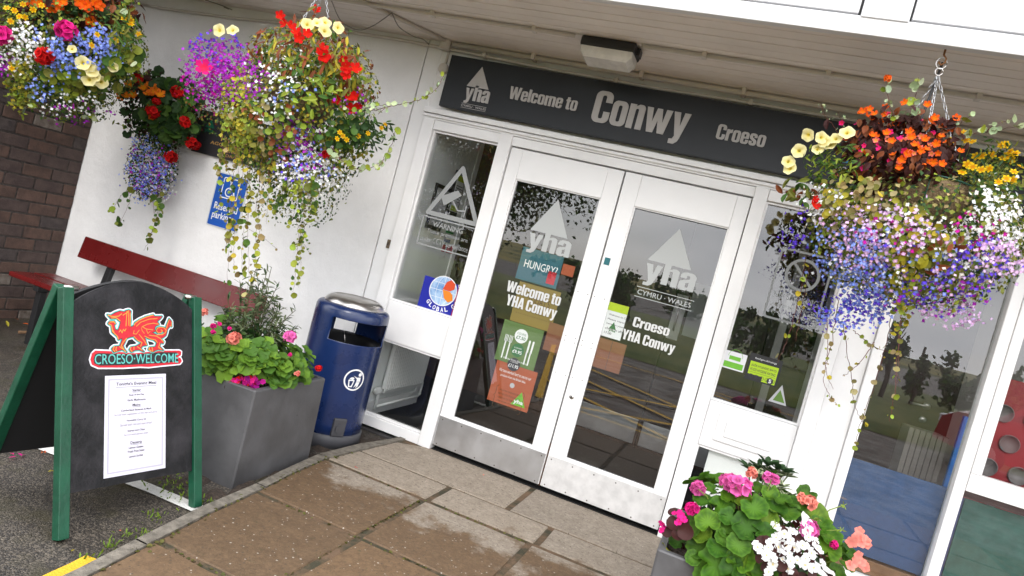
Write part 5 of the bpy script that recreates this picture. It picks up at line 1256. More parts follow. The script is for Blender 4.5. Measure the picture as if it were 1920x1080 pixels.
COLS=dict(lilac=(.62,.40,.66),ltblue=(.20,.27,.72),violet=(.11,.055,.52),purple=(.30,.022,.36),magenta=(.36,.008,.22),white=(.82,.82,.80),cream=(.86,.80,.45),yellow=(.80,.52,.01),orange=(.80,.13,.012),red=(.62,.012,.012),pink=(.76,.13,.42),salmon=(.85,.25,.20),hotpink=(.75,.02,.25),
          olive=(.16,.17,.025),gold=(.36,.30,.025),green=(.055,.115,.018),dkgreen=(.022,.055,.014),lime=(.24,.30,.03),sage=(.33,.40,.22),bronze=(.042,.011,.009),rust=(.20,.055,.018),buff=(.30,.24,.10))
def strand(ms,ml_,p0,path,leafT,cols,size,step=.035,stemc=(.10,.030,.022),r=.0017):
    """trailing stem with paired leaves"""
    P=[Vector(q) for q in path]; fine=[]
    for i in range(len(P)-1):
        a,b,c,d=P[max(i-1,0)],P[i],P[i+1],P[min(i+2,len(P)-1)]
        for k in range(10):
            t=k/10; fine.append(.5*((2*b)+(c-a)*t+(2*a-5*b+4*c-d)*t*t+(3*b-3*c+d-a)*t**3)+Vector((nrng.normal(),nrng.normal(),nrng.normal()))*.0022)
    if len(fine)>20 and nrng.uniform()<.6:      # a side shoot
        q=fine[int(len(fine)*nrng.uniform(.3,.7))]; e=q+Vector((nrng.normal()*.05,nrng.normal()*.03,-nrng.uniform(.04,.12))); ms.tube([q,(q+e)/2+Vector((nrng.normal()*.012,0,.01)),e],r*.7,jit(stemc,.2),3)
        for k in range(4): ml_.add(leafT,facing((CAM-e).normalized(),None,.6),q.lerp(e,.3+.22*k)+Vector((nrng.normal(),nrng.normal(),nrng.normal()))*.006,size*nrng.uniform(.4,.9),jit(COLS[cols[nrng.integers(len(cols))]],.35))
    fine.append(P[-1]); ms.tube(fine,r,jit(stemc,.2),3,r1=r*.5)
    acc=0
    for a,b in zip(fine,fine[1:]):
        acc+=(b-a).length
        if acc>step*nrng.uniform(.35,1.7):
            acc=0
            for s_ in (-1,1):
                if nrng.uniform()<.72:
                    sd_=Vector((nrng.normal(),nrng.normal(),.2)).normalized(); col=cols[nrng.integers(len(cols))]
                    vd=(CAM-b).normalized(); M3=facing(vd*.7+sd_*.8,None,.35); ml_.add(leafT,M3,b+sd_*size*.8,size*nrng.choice([.45,.7,.9,1.1,1.35])*nrng.uniform(.85,1.1),jit(COLS[col],.4))
def scatter(mass,sh,T,colr,region,n,size,k=(.92,1.05),tilt=.4,mode='face',back=.35,hv=.22,bias=None):
    cx,cy,rx,ry=region
    for i in range(n):
        px,py=inellipse(cx,cy,rx,ry); p,nn=sh.hit(px,py,nrng.uniform(*k)); c=COLS[colr] if isinstance(colr,str) else COLS[colr[nrng.integers(len(colr))]]
        nv=nn*.6+(CAM-p).normalized()*.5+Vector((0,0,.15)) if bias is None else nn*.6+Vector(bias)
        if nrng.uniform()<back: p,nv=(lambda a:(a[0],a[1]))(mirror(sh,p,nv))
        M3=facing(nv,None,tilt) if mode=='face' else hang(nv,tilt)
        mass.add(T,M3,p,size*nrng.uniform(.75,1.2),jit(c,hv))
def basket_body(t,c,R,depth,hook,liner=True,chains=True):
    """wire bowl with coir liner, three chains, ring and hook"""
    m=MB(); T=Matrix.Translation(c); m.lathe([(.0005,-depth)]+[(R*math.sin(a),-depth*math.cos(a)) for a in np.linspace(.15,math.pi/2,8)]+[(R-.01,.0),(R-.03,-.03),(.0005,-.02)],24,T); m.build('coir_liner',mat_coir,t)
    m=MB(); m.tube([Vector(c)+Vector((R*1.02*math.cos(a),R*1.02*math.sin(a),.004)) for a in np.linspace(0,2*math.pi,33)],.003,6); m.build('wire_rim',mat_wire,t)
    for k_ in range(6):
        m=MB(); b=math.pi*k_/6; m.tube([Vector(c)+Vector((R*1.02*math.cos(a)*math.cos(b),R*1.02*math.cos(a)*math.sin(b),-depth*1.03*math.sin(a))) for a in np.linspace(0,math.pi,15)],.0022,4); m.build('wire_rib',mat_wire,t)
    if not chains: return
    hk=Vector(hook); ring=hk-Vector((0,0,.11))
    m=MB(); m.tube([hk+Vector((0,0,.01)),hk-Vector((0,0,.03)),hk+Vector((.012,0,-.045)),hk+Vector((.012,0,-.06)),hk+Vector((0,0,-.072)),hk+Vector((-.012,0,-.06))],.004,6); m.build('hook',mat('rusty hook',(.28,.13,.05),.6,metal=.4),t)
    m=MB(); m.tube([ring+Vector((.019*math.cos(a),0,.045+.019*math.sin(a)*1.25)) for a in np.linspace(0,2*math.pi,17)],.0028,6); m.tube([ring+Vector((.014*math.cos(a),0,.010+.014*math.sin(a)*1.1)) for a in np.linspace(0,2*math.pi,15)],.0028,6); m.build('ring',M_steel,t)
    for k_ in range(3):
        a=math.radians(20+120*k_); e=Vector(c)+Vector((R*math.cos(a),R*math.sin(a),0)); s_=ring-Vector((0,0,.006)); d=(e-s_); L_=d.length; d.normalize(); n_=int(L_/.020)
        lk=MB(); 
        for i in range(n_):
            p=s_+d*(L_*(i+.5)/n_); x=d.orthogonal().normalized(); x=(Matrix.Rotation(math.pi/2*(i%2)+.4,3,d)@x)
            lk.tube([p+d*(.0135*math.sin(q))+x*(.0055*math.cos(q)) for q in np.linspace(0,2*math.pi,9)],.0015,4,cap=False)
        tag(lk.build('chain',mat_chain,t),kind='stuff')
mat_coir=mat('coir fibre',(.11,.070,.035),.95,col2=(.24,.17,.09),scale=55,bump=1.,bscale=120); mat_wire=mat('green wire',(.012,.07,.045),.5); mat_chain=mat('zinc chain',(.55,.56,.58),.35,metal=.9)
def fill(t,sh,n,cols,sizes=(.012,.022),zr=(-1,1),T=TL_small,name='foliage',lo=.62,hi=1.0):
    ms=Mass()
    for i in range(n):
        p,nn=sh.rand(lo,hi,*zr); M3=hang(nn+Vector((0,0,.4)),.6); ms.add(T,M3,p,nrng.uniform(*sizes)*1.4,jit(COLS[cols[nrng.integers(len(cols))]],.35))
    return ms.build(name,M_leaf,t,'stuff')
def lob(t,sh,groups,size=.0085,name='lobelia_flowers'):
    ms=Mass()
    for colr,reg,n in groups: scatter(ms,sh,TF_lob,colr,reg,n,size,k=(.84,1.13),tilt=.5,hv=.3)
    ms.build(name,M_petal,t,'stuff')
def singles(t,sh,name,key,T,colr,mater,spots,size,k=1.06,tilt=.25,toward=.8,stalk=None):
    for i,s_ in enumerate(spots):
        px,py=s_[:2]; sz=size*(s_[2] if len(s_)>2 else 1); p,nn=sh.hit(px,py,k); nv=nn*.4+(CAM-p).normalized()*toward+Vector((0,0,.2))
        c=COLS[colr] if isinstance(colr,str) else colr; v=i%3
        piece((key,v),T if not isinstance(T,list) else T[v],np.array(c)*(1,.88,1.1)[v],mater,facing(nv,None,tilt),p,sz*nrng.uniform(.9,1.1),t,name)

# ---------------------------------------------------------------- right hanging basket
hk=on(1773,92,'z',2.612); rc=(1.39,hk.y,2.055)
B1=thing('hanging_basket',rc,'hanging basket with orange begonias on bronze leaves and pale pink lobelia','hanging basket')
basket_body(B1,rc,.205,.20,(hk.x,hk.y,2.618))
m=MB(); m.tube([Vector((hk.x+.004,hk.y+.004,2.56)),Vector((hk.x-.01,hk.y+.01,2.35)),Vector((hk.x-.03,hk.y+.02,2.08))],.005,6); m.build('drip_hose',M_black,B1)
S1=Shape((1.415,hk.y,1.865),(.40,.36,.315)); D1s=Shape((1.345,hk.y,2.085),(.225,.225,.155))
fill(B1,S1,5200,['green','olive','dkgreen','olive','lime','buff'],(.010,.02)); fill(B1,D1s,700,['bronze','dkgreen'],(.02,.03),name='begonia_undergrowth',T=TL_oval)
ms=Mass(); scatter(ms,D1s,TL_beg,['bronze','bronze','bronze','bronze','rust'],(1690,275,98,60),720,.040,k=(.82,1.14),mode='hang',back=.4); ms.build('begonia_leaves',M_leaf,B1,'stuff')
bs=[(1630,205),(1618,210),(1640,215),(1697,193),(1660,202),(1625,252),(1637,255),(1617,250),(1662,250),(1685,315),(1700,288),(1715,272),(1727,283),(1745,228),(1778,235),(1783,242),(1770,232),(1792,222),(1755,270),(1750,305),(1765,308),(1800,285),(1690,300),(1672,265),(1738,197),(1600,268),(1710,258),(1734,262),(1680,232),(1752,222),(1705,248)]
singles(B1,D1s,'begonia_flower','beg1',TF_beg,'orange',M_petal,[(a,b) for a,b in bs],.0165,k=1.16)
ms=Mass(); scatter(ms,D1s,TF_beg,['orange','salmon','hotpink'],(1690,262,95,55),110,.012,k=(1.05,1.16),tilt=.6); ms.build('begonia_buds',M_petal,B1,'stuff')
singles(B1,S1,'petunia','pet',TF_pet,'cream',M_petal,[(1588,249,1.1),(1567,260,1.1),(1515,253),(1498,283,1.05),(1478,303),(1481,316,1.05),(1546,265),(1556,272),(1533,280,.8),(1540,258,.9)],.028,k=1.14,tilt=.3)
bd=[(1808,249),(1811,262),(1823,266),(1784,263),(1830,293),(1842,292),(1814,308),(1824,313),(1804,323),(1861,290),(1878,272),(1886,271),(1893,284),(1899,288),(1887,292),(1881,297),(1888,301),(1904,288),(1855,316),(1840,318),(1913,312),(1901,322),(1899,337),(1887,335),(1872,341),(1895,300)]
E2=Shape((1.60,hk.y,2.02),(.26,.22,.17))
singles(B1,E2,'bidens_flower','bid',TF_bid,'yellow',M_petal,bd,.017,k=1.05,tilt=.45)
ms=Mass(); scatter(ms,E2,TL_nar,['green','olive','dkgreen'],(1860,310,60,45),260,.03,k=(.7,1.04),tilt=.6); scatter(ms,E2,TL_small,['green','olive'],(1880,350,50,50),350,.018,k=(.8,1.04),tilt=.6); ms.build('bidens_foliage',M_leaf,B1,'stuff')
ms=Mass()
for a,b in bd:
    p,n_=E2.hit(a,b,1.04); q=E2.c+Vector((-.08,0,-.10))+Vector((nrng.normal(),nrng.normal(),nrng.normal()))*.03; ms.tube([q,(q+p)/2+Vector((0,0,.02)),p],.0012,jit(COLS['olive']),3)
ms.build('bidens_stems',M_stemm,B1,'stuff')
lob(B1,S1,[('lilac',(1650,425,95,48),430),('lilac',(1620,470,60,35),170),('ltblue',(1595,475,75,55),360),('ltblue',(1620,540,60,40),260),('white',(1690,425,70,40),110),('lilac',(1730,500,110,60),120),('ltblue',(1730,510,110,60),90),('white',(1800,470,80,50),90),('white',(1620,500,90,60),60),('violet',(1640,500,90,60),60),('white',(1875,395,48,60),330),('white',(1540,385,40,40),110),('violet',(1760,540,85,45),150),('violet',(1830,490,60,40),110),('violet',(1600,580,80,35),200),('ltblue',(1590,590,70,25),160),('lilac',(1880,480,55,35),260),('lilac',(1790,590,60,25),110),('magenta',(1670,440,60,30),70),('magenta',(1830,430,45,45),45),('purple',(1760,560,90,40),70),('violet',(1480,455,30,22),34),('violet',(1500,410,30,40),20)])
ms=Mass(); scatter(ms,S1,TL_round,['buff','gold','olive','buff'],(1600,375,62,42),190,.0135,k=(.95,1.05)); scatter(ms,S1,TL_round,['gold','lime','olive'],(1710,445,50,55),130,.013,k=(.95,1.05)); scatter(ms,S1,TL_round,['gold','gold','lime'],(1690,550,25,70),80,.011,k=(.98,1.08)); scatter(ms,S1,TL_oval,['rust','gold','olive'],(1750,470,60,40),60,.045,k=(.95,1.06)); scatter(ms,S1,TL_nar,['lime','green'],(1560,300,55,30),190,.035,k=(.9,1.12)); scatter(ms,S1,TL_oval,['rust','green','olive'],(1510,355,50,22),40,.05,k=(.95,1.1)); ms.build('mixed_leaves',M_leaf,B1,'stuff')
# trailing and upright shoots
st_=Mass(); lf=Mass()
def trail(pts,sh,T,cols,size,step,base=None,r=.0012):
    P=[]
    for i,(a,b) in enumerate(pts):
        if i==0: p,_=sh.hit(a,b,1.0); y0=p.y
        else: p=on(a,b,'y',y0-.02*min(i,2))
        P.append(p)
    strand(st_,lf,P[0],P,T,cols,size,step,r=r)
for pts in [[(1672,590),(1660,650),(1640,720),(1612,800),(1600,850)],[(1690,590),(1684,660),(1678,730),(1668,790)],[(1690,570),(1686,640),(1682,720)],[(1572,560),(1560,640),(1548,690),(1562,730)],[(1580,600),(1595,700),(1603,760),(1625,800)],[(1512,480),(1497,560),(1478,630),(1458,680)],[(1518,500),(1506,560),(1492,640)],[(1600,620),(1640,650),(1690,665)],[(1640,640),(1612,680),(1580,705)],[(1550,600),(1552,660),(1545,720),(1570,760)]]:
    trail(pts,S1,TL_round,['gold','olive','lime','buff'],.0095,.045,r=.0019)
for pts in [[(1590,290),(1565,240),(1545,215),(1540,195)],[(1600,285),(1580,240),(1572,210)]]: trail(pts,E2 if 0 else D1s,TL_oval,['sage'],.020,.022,r=.0018)
for pts in [[(1785,255),(1830,250),(1880,242),(1918,235)],[(1775,245),(1800,232),(1822,215)],[(1850,245),(1870,232),(1900,222)],[(1700,225),(1712,200),(1718,165),(1722,145)],[(1680,235),(1666,190),(1663,150)]]: trail(pts,D1s,TL_round,['sage','sage','lime'],.014,.03,r=.0018)
st_.build('trailing_stems',M_stemm,B1,'stuff'); lf.build('trailing_leaves',M_leaf,B1,'stuff')
singles(B1,D1s,'geranium_bloom','bl_or',TB,'orange',M_petal,[(1664,147,.5)],.03,k=1.1)
singles(B1,S1,'fuchsia_flower','fuch',TF_beg,'red',M_petal,[(1525,385,1.1),(1528,373,.7)],.022,k=1.1,toward=.2)
# ---------------------------------------------------------------- left hanging basket
lc=(-1.66,-1.01,1.93)
B2=thing('hanging_basket',lc,'hanging basket with purple lobelia and long trailing stems over the parking sign','hanging basket')
basket_body(B2,lc,.22,.21,(lc[0],-1.01,2.618))
S2=Shape((-1.60,-1.01,1.76),(.43,.40,.40)); U2=Shape((-1.60,-1.01,2.02),(.40,.33,.25)); W2=Shape((-2.08,-1.0,1.83),(.32,.28,.25)); LO2=Shape((-1.52,-1.02,1.46),(.30,.28,.28))
fill(B2,S2,5200,['olive','green','lime','olive','gold','dkgreen'],(.011,.022)); fill(B2,U2,1500,['olive','green','gold','rust'],(.011,.022),(-.3,1),name='upper_foliage'); fill(B2,W2,1300,['green','olive','dkgreen','rust'],(.008,.014),name='lobelia_foliage',lo=.35,hi=1.05); fill(B2,LO2,1300,['green','olive','dkgreen'],(.009,.016),name='lower_foliage')
lob(B2,W2,[('purple',(405,130,58,55),520),('magenta',(400,150,58,45),150),('violet',(400,92,55,28),110),('purple',(455,125,50,35),150),('purple',(470,165,45,30),90),('white',(470,180,40,30),40)],.0105,'purple_lobelia')
lob(B2,S2,[('purple',(460,150,45,40),200),('white',(525,140,55,65),170),('white',(500,190,50,50),90),('ltblue',(545,185,40,30),40),('purple',(660,190,30,30),40)],.0095,'mixed_lobelia')
lob(B2,LO2,[('purple',(555,245,40,35),150),('purple',(580,280,50,45),110),('ltblue',(580,285,55,45),130),('violet',(565,310,55,45),90),('white',(575,330,62,42),330),('lilac',(545,268,45,40),60),('white',(600,310,45,35),150)],.0095,'lower_lobelia')
ms=Mass(); scatter(ms,U2,TL_nar,['rust','rust','gold','green','olive'],(575,85,80,60),380,.055,k=(.85,1.1),mode='hang',tilt=.35); scatter(ms,U2,TL_nar,['rust','gold','olive'],(650,130,45,50),110,.06,k=(.95,1.08),mode='hang',tilt=.35); ms.build('begonia_leaves',M_leaf,B2,'stuff')
singles(B2,U2,'begonia_flower','beg2',TF_beg,'red',M_petal,[(525,30),(535,45),(555,62),(560,72),(605,92,1.2),(608,105,1.2),(600,100),(648,128,1.3),(650,140,1.2),(665,182,1.2),(670,200,1.2),(660,205,1.2),(655,182),(632,185),(666,130,1.2),(592,20),(545,50),(575,64),(608,112),(643,112)],.027,k=1.1,toward=.6)
singles(B2,U2,'petunia','pet',TF_pet,'cream',M_petal,[(411,57,1.05),(436,57),(594,43),(610,42),(609,58),(634,52),(576,46),(640,228,1.1),(655,228),(666,228)],.031,k=1.14,tilt=.3)
singles(B2,W2,'fuchsia_flower','fuch2',TF_beg,'hotpink',M_petal,[(382,128,1.3)],.034,k=1.12,toward=.5); singles(B2,LO2,'geranium_bloom','bl_red',TB,'red',M_petal,[(610,290,.8)],.03,k=1.08)
ms=Mass(); scatter(ms,S2,TL_small,['lime','gold','olive'],(450,215,32,70),420,.024,k=(.98,1.1)); scatter(ms,S2,TL_round,['olive','green','buff','lime','rust'],(500,240,60,60),170,.015,k=(.98,1.08)); scatter(ms,S2,TL_oval,['lime','green'],(590,150,70,50),140,.05,k=(.95,1.08)); scatter(ms,S2,TL_heart,['dkgreen','green'],(650,250,45,30),120,.018,k=(.9,1.1)); scatter(ms,S2,TL_nar,['dkgreen','green'],(695,245,40,28),130,.045,k=(.95,1.12)); ms.build('mixed_leaves',M_leaf,B2,'stuff')
singles(B2,S2,'bidens_flower','bid',TF_bid,'yellow',M_petal,[(637,248),(643,255),(632,260),(650,262),(672,255),(690,250),(715,240),(722,233)],.015,k=1.1)
st_=Mass(); lf=Mass()
for x0,y0,x1,y1 in [(432,250,426,545),(440,255,432,470),(450,262,440,520),(425,258,412,400),(470,275,455,520),(478,280,462,556),(490,285,478,500),(500,290,470,540),(460,270,450,430),(510,285,500,420),(418,270,405,330)]:
    n_=6; trail([(x0+(x1-x0)*(i/n_)**.7+nrng.normal()*3,y0+(y1-y0)*i/n_) for i in range(n_+1)],S2,TL_round,['olive','lime','gold','buff','green'],.0135,.036)
for x0,y0,x1,y1 in [(575,330,548,560),(568,335,552,470),(585,330,560,540),(590,320,570,450),(560,330,545,430),(600,320,585,400),(555,340,515,400),(540,340,520,380)]:
    n_=6; trail([(x0+(x1-x0)*(i/n_)+nrng.normal()*3,y0+(y1-y0)*i/n_) for i in range(n_+1)],LO2,TL_round,['green','olive','lime'],.014,.028)
for pts in [[(640,205),(690,208),(740,198),(790,185),(820,165),(832,140)],[(620,275),(660,315),(700,312),(728,285),(742,240)],[(655,210),(700,200),(740,195)],[(610,280),(640,300),(665,312)]]: trail(pts,S2,TL_round,['sage','sage','lime'],.0135,.020,r=.0022)
st_.build('trailing_stems',M_stemm,B2,'stuff'); lf.build('trailing_leaves',M_leaf,B2,'stuff')
# ---------------------------------------------------------------- upper-left hanging basket
tl=(-3.42,-1.01,2.12)
B3=thing('hanging_basket',tl,'hanging basket with pale blue lobelia, cream petunias and yellow daisies beside the brick wall','hanging basket')
basket_body(B3,tl,.22,.21,(tl[0],-1.01,2.618))
S3=Shape((-3.44,-1.01,1.93),(.50,.42,.40)); U3=Shape((-3.40,-1.01,2.20),(.36,.32,.20)); L3=Shape((-3.40,-1.01,1.64),(.34,.30,.22))
fill(B3,S3,5200,['green','olive','dkgreen','olive','lime'],(.012,.022)); fill(B3,U3,700,['bronze','dkgreen','rust'],(.03,.045),T=TL_oval,name='begonia_foliage'); fill(B3,L3,1400,['dkgreen','olive','green'],(.010,.018),name='lower_foliage')
ms=Mass(); scatter(ms,U3,TL_beg,['bronze','rust','dkgreen'],(130,25,70,30),150,.075,mode='hang'); ms.build('begonia_leaves',M_leaf,B3,'stuff')
singles(B3,U3,'begonia_flower','beg3',TF_beg,'orange',M_petal,[(60,5),(72,3),(110,8),(118,3),(150,4),(160,8),(165,14),(178,5),(170,38),(128,45),(95,15),(155,12),(185,10)],.034,k=1.12)
lob(B3,S3,[('ltblue',(165,95,62,42),420),('ltblue',(110,118,32,28),160),('white',(35,88,55,42),380),('purple',(5,120,25,22),60),('ltblue',(185,75,40,25),110),('ltblue',(90,70,30,20),40)],.011); lob(B3,L3,[('ltblue',(80,165,30,22),70),('white',(140,195,60,25),110),('purple',(150,215,60,20),45)],.010,'lower_lobelia')
singles(B3,S3,'petunia','pet',TF_pet,'cream',M_petal,[(155,118,1.1),(168,124,1.1),(172,132,1.1),(167,149,1.1),(190,154),(180,144,.8),(135,92,.8),(212,126,.8)],.035,k=1.1,tilt=.3)
singles(B3,S3,'geranium_bloom','bl_red',TB,'red',M_petal,[(83,104,1.)],.058,k=1.08); singles(B3,S3,'geranium_bloom','bl_hot',TB,'hotpink',M_petal,[(123,58,1.),(4,64,1.)],.058,k=1.08)
singles(B3,S3,'bidens_flower','bid',TF_bid,'yellow',M_petal,[(13,15),(43,8),(36,31),(27,20),(47,32),(78,10),(62,18),(20,40),(22,128),(236,22),(246,38),(245,45),(229,60),(216,76),(260,64),(232,35),(240,30),(182,65),(172,85)],.020,k=1.12)
ms=Mass(); scatter(ms,S3,TL_small,['lime','gold','olive'],(40,160,28,40),320,.028,k=(.98,1.1)); scatter(ms,S3,TL_nar,['green','olive'],(235,60,25,45),170,.055,k=(1.0,1.2)); scatter(ms,S3,TL_heart,['green','lime'],(235,112,28,22),45,.038,k=(.95,1.1)); scatter(ms,S3,TL_round,['green','olive','lime'],(150,150,70,30),130,.025,k=(.95,1.08)); ms.build('mixed_leaves',M_leaf,B3,'stuff')
st_=Mass(); lf=Mass()
for pts in [[(45,170),(42,195),(36,220)],[(50,165),(55,190),(58,205)],[(215,30),(240,15),(262,2)],[(220,25),(235,8),(245,0)],[(225,120),(245,118),(262,128)],[(120,200),(140,215),(180,225)]]: trail(pts,S3,TL_round,['lime','olive','sage'],.018,.035,r=.002)
st_.build('trailing_stems',M_stemm,B3,'stuff'); lf.build('trailing_leaves',M_leaf,B3,'stuff')
# ---------------------------------------------------------------- wall basket
wc=(-3.46,-.16,1.72)
B4=thing('wall_basket',wc,'small wall basket of red geraniums and pale blue lobelia on the white wall','wall basket')
m=MB(); T=Matrix.Translation(wc); prof=[(.0005,-.17)]+[(.17*math.sin(a),-.17*math.cos(a)) for a in np.linspace(.2,math.pi/2,6)]+[(.155,0),(.0005,-.03)]
V=[];F=[];nh=13
for r_,z_ in prof:
    for k_ in range(nh): a=math.pi+math.pi*k_/(nh-1); V.append(T@Vector((r_*math.cos(a),r_*math.sin(a)*.85+.155,z_)))
F=[(i*nh+k_,i*nh+k_+1,(i+1)*nh+k_+1,(i+1)*nh+k_) for i in range(len(prof)-1) for k_ in range(nh-1)]
m.add(V,F); m.build('liner',mat_coir,B4)
m=MB(); m.tube([T@Vector((.172*math.cos(math.pi+math.pi*k_/12),.172*math.sin(math.pi+math.pi*k_/12)*.85+.155,.004)) for k_ in range(13)],.004,5); m.box(wc[0]-.18,wc[0]+.18,-.008,-.0005,wc[2]-.01,wc[2]+.01); tag(m.build('wire_rim',M_black,B4),kind='stuff')
S4=Shape((-3.45,-.20,1.72),(.36,.21,.26)); L4=Shape((-3.45,-.18,1.32),(.21,.15,.30))
fill(B4,S4,1500,['dkgreen','green','dkgreen','bronze'],(.018,.030)); fill(B4,L4,2000,['olive','green','dkgreen'],(.009,.016),name='lobelia_foliage')
ms=Mass(); scatter(ms,S4,gerp[0],['green','dkgreen'],(330,205,45,55),75,.045,k=(.95,1.12),back=.1); scatter(ms,S4,gerp[1],['dkgreen'],(300,190,60,60),45,.042,k=(.9,1.05),back=.1); scatter(ms,S4,TL_beg,['bronze','dkgreen','bronze'],(280,150,40,25),50,.07,mode='hang',back=.1); ms.build('geranium_leaves',M_leaf,B4,'stuff')
singles(B4,S4,'geranium_bloom','bl_red',TB,'red',M_petal,[(332,173,1.),(288,209,1.),(347,229,1.),(360,268,1.),(367,272,.7),(293,190,.7),(258,148,.9)],.050,k=1.14); singles(B4,L4,'geranium_bloom','bl_red',TB,'red',M_petal,[(321,294,1.)],.048,k=1.1)
singles(B4,S4,'begonia_flower','beg4',TF_beg,(.78,.22,.02),M_petal,[(283,162),(292,172),(300,178),(285,175),(270,165),(278,178),(240,182),(250,178),(228,180),(243,160),(285,220,.8)],.036,k=1.12)
lob(B4,L4,[('ltblue',(278,320,44,55),430),('lilac',(285,335,45,45),90),('purple',(280,310,42,45),120),('violet',(280,330,45,45),70),('white',(300,345,35,35),90),('ltblue',(290,265,35,25),50)],.0098)
st_=Mass(); lf=Mass()
for pts in [[(295,350),(295,400),(283,440),(270,470)],[(285,360),(290,410),(280,450)],[(300,350),(300,390),(290,420)],[(250,350),(238,390),(222,425)],[(240,240),(228,235),(216,232)],[(245,350),(225,370),(208,400)]]: trail(pts,L4,TL_round,['green','olive','lime'],.020,.035,r=.0018)
st_.build('trailing_stems',M_stemm,B4,'stuff'); lf.build('trailing_leaves',M_leaf,B4,'stuff')
# ---------------------------------------------------------------- plants in the left planter
SP=Shape((-1.427,-1.183,.46),(.33,.33,.235)); 
fill(PL,SP,900,['dkgreen','green'],(.018,.03),(-.1,1),name='undergrowth',lo=.5,hi=.9)
Zl=lambda x,y:(360+x/2.8425,480+y/2.8425)
lp_=[]
for (cx,cy,rx,ry,n_) in [(200,560,150,90,46),(420,590,140,80,46),(560,560,90,70,26),(120,450,70,60,16),(330,510,120,50,16),(590,640,60,30,9),(460,660,120,25,12)]:
    for i in range(n_): lp_.append(inellipse(cx,cy,rx*.9,ry*.9))
for i,(a,b) in enumerate(lp_):
    px,py=Zl(a,b); p,nn=SP.hit(px,py,nrng.uniform(.92,1.06)); c=[(.10,.20,.02),(.15,.27,.025),(.06,.14,.018)][i%3] if a<480 else [(.05,.12,.018),(.075,.16,.02),(.12,.23,.025)][i%3]
    piece(('gl',i%6,a<480),gerp[i%3],c,M_leaf,facing(nn*.7+Vector((0,0,.7))+(CAM-p).normalized()*.25,None,.28),p,nrng.uniform(.026,.042),PL,'geranium_leaf')
for i in range(60):
    p,nn=SP.rand(.92,1.03,.1,1.)
    if nn.dot(CAM-p)<0: piece(('gl',i%6,False),gerp[i%3],(.07,.15,.02),M_leaf,facing(nn*.7+Vector((0,0,.7)),None,.28),p,nrng.uniform(.026,.042),PL,'geranium_leaf')
def bl(sh,t,key,colr,spots,size,k=1.12):
    for i,(px,py,s_) in enumerate(spots):
        p,nn=sh.hit(px,py,k); v=i%3; piece((key,v),TB[v],np.array(COLS[colr])*(1,.9,1.1)[v],M_petal,facing(nn*.5+Vector((0,0,.7))+(CAM-p).normalized()*.5,None,.2),p,size*s_,t,'geranium_bloom')
bl(SP,PL,'bl_sal','salmon',[(*Zl(225,440),1.1),(*Zl(65,303),.7),(*Zl(560,628),.5)],.034,1.16); bl(SP,PL,'bl_pnk','pink',[(*Zl(520,435),1.1)],.034,1.3); bl(SP,PL,'bl_hot','hotpink',[(*Zl(115,375),.5),(*Zl(112,405),.4),(*Zl(148,363),.35),(*Zl(200,386),.35),(*Zl(523,527),.35)],.034,1.2); bl(SP,PL,'bl_red','red',[(*Zl(675,600),.6)],.034,1.25)
ms=Mass(); scatter(ms,SP,TF_ger,['hotpink','red','magenta'],(*Zl(285,672),25,8),60,.013,k=(1.0,1.06),back=0); scatter(ms,SP,TL_oval,['bronze','rust'],(*Zl(270,668),30,8),40,.028,k=(.98,1.04),back=0); ms.build('dark_red_begonias',M_petal,PL,'stuff')
# variegated shrub in the middle
SH=Shape((-1.44,-1.15,.70),(.22,.20,.21)); st_=Mass(); ms=Mass()
base=Vector((-1.43,-1.17,.42))
def shrub_leaf(ms,p,d,size,c1,c2):
    v,f,c=TL_nar; M3=Matrix((d.cross(Z).normalized(),d,(d.cross(Z).normalized()).cross(d))).transposed()
    C=np.array([c2 if i%3!=1 else c1 for i in range(len(v))],float); ms.add((v,f,C),M3@Matrix.Rotation(nrng.uniform(-.8,.8),3,'Y'),p,size,(1,1,1))
for i in range(46):
    p,nn=SH.rand(.6,1.0,-.5,1.); 
    if i<7: p=SH.c+Vector((nrng.uniform(-.12,.16),nrng.uniform(-.1,.12),nrng.uniform(.18,.27)))
    path=[base+Vector((nrng.normal()*.04,nrng.normal()*.04,0)),(base+p)/2+Vector((nrng.normal()*.02,nrng.normal()*.02,.03)),p]; st_.tube(path,.003,jit((.08,.075,.03)),4,r1=.0015)
    for q in range(17):
        t=nrng.uniform(.35,1.02); a=path[1].lerp(path[2],(t-.35)/.67); d=(Vector((nrng.normal(),nrng.normal(),nrng.normal()*.6+.45))).normalized(); v_=nrng.uniform()<.6
        shrub_leaf(ms,a,d,nrng.uniform(.032,.055),(.045,.085,.03),(.26,.29,.16) if v_ else (.06,.10,.04))
st_.build('shrub_stems',M_stemm,PL,'stuff'); ms.build('variegated_shrub',M_leaf,PL,'stuff')
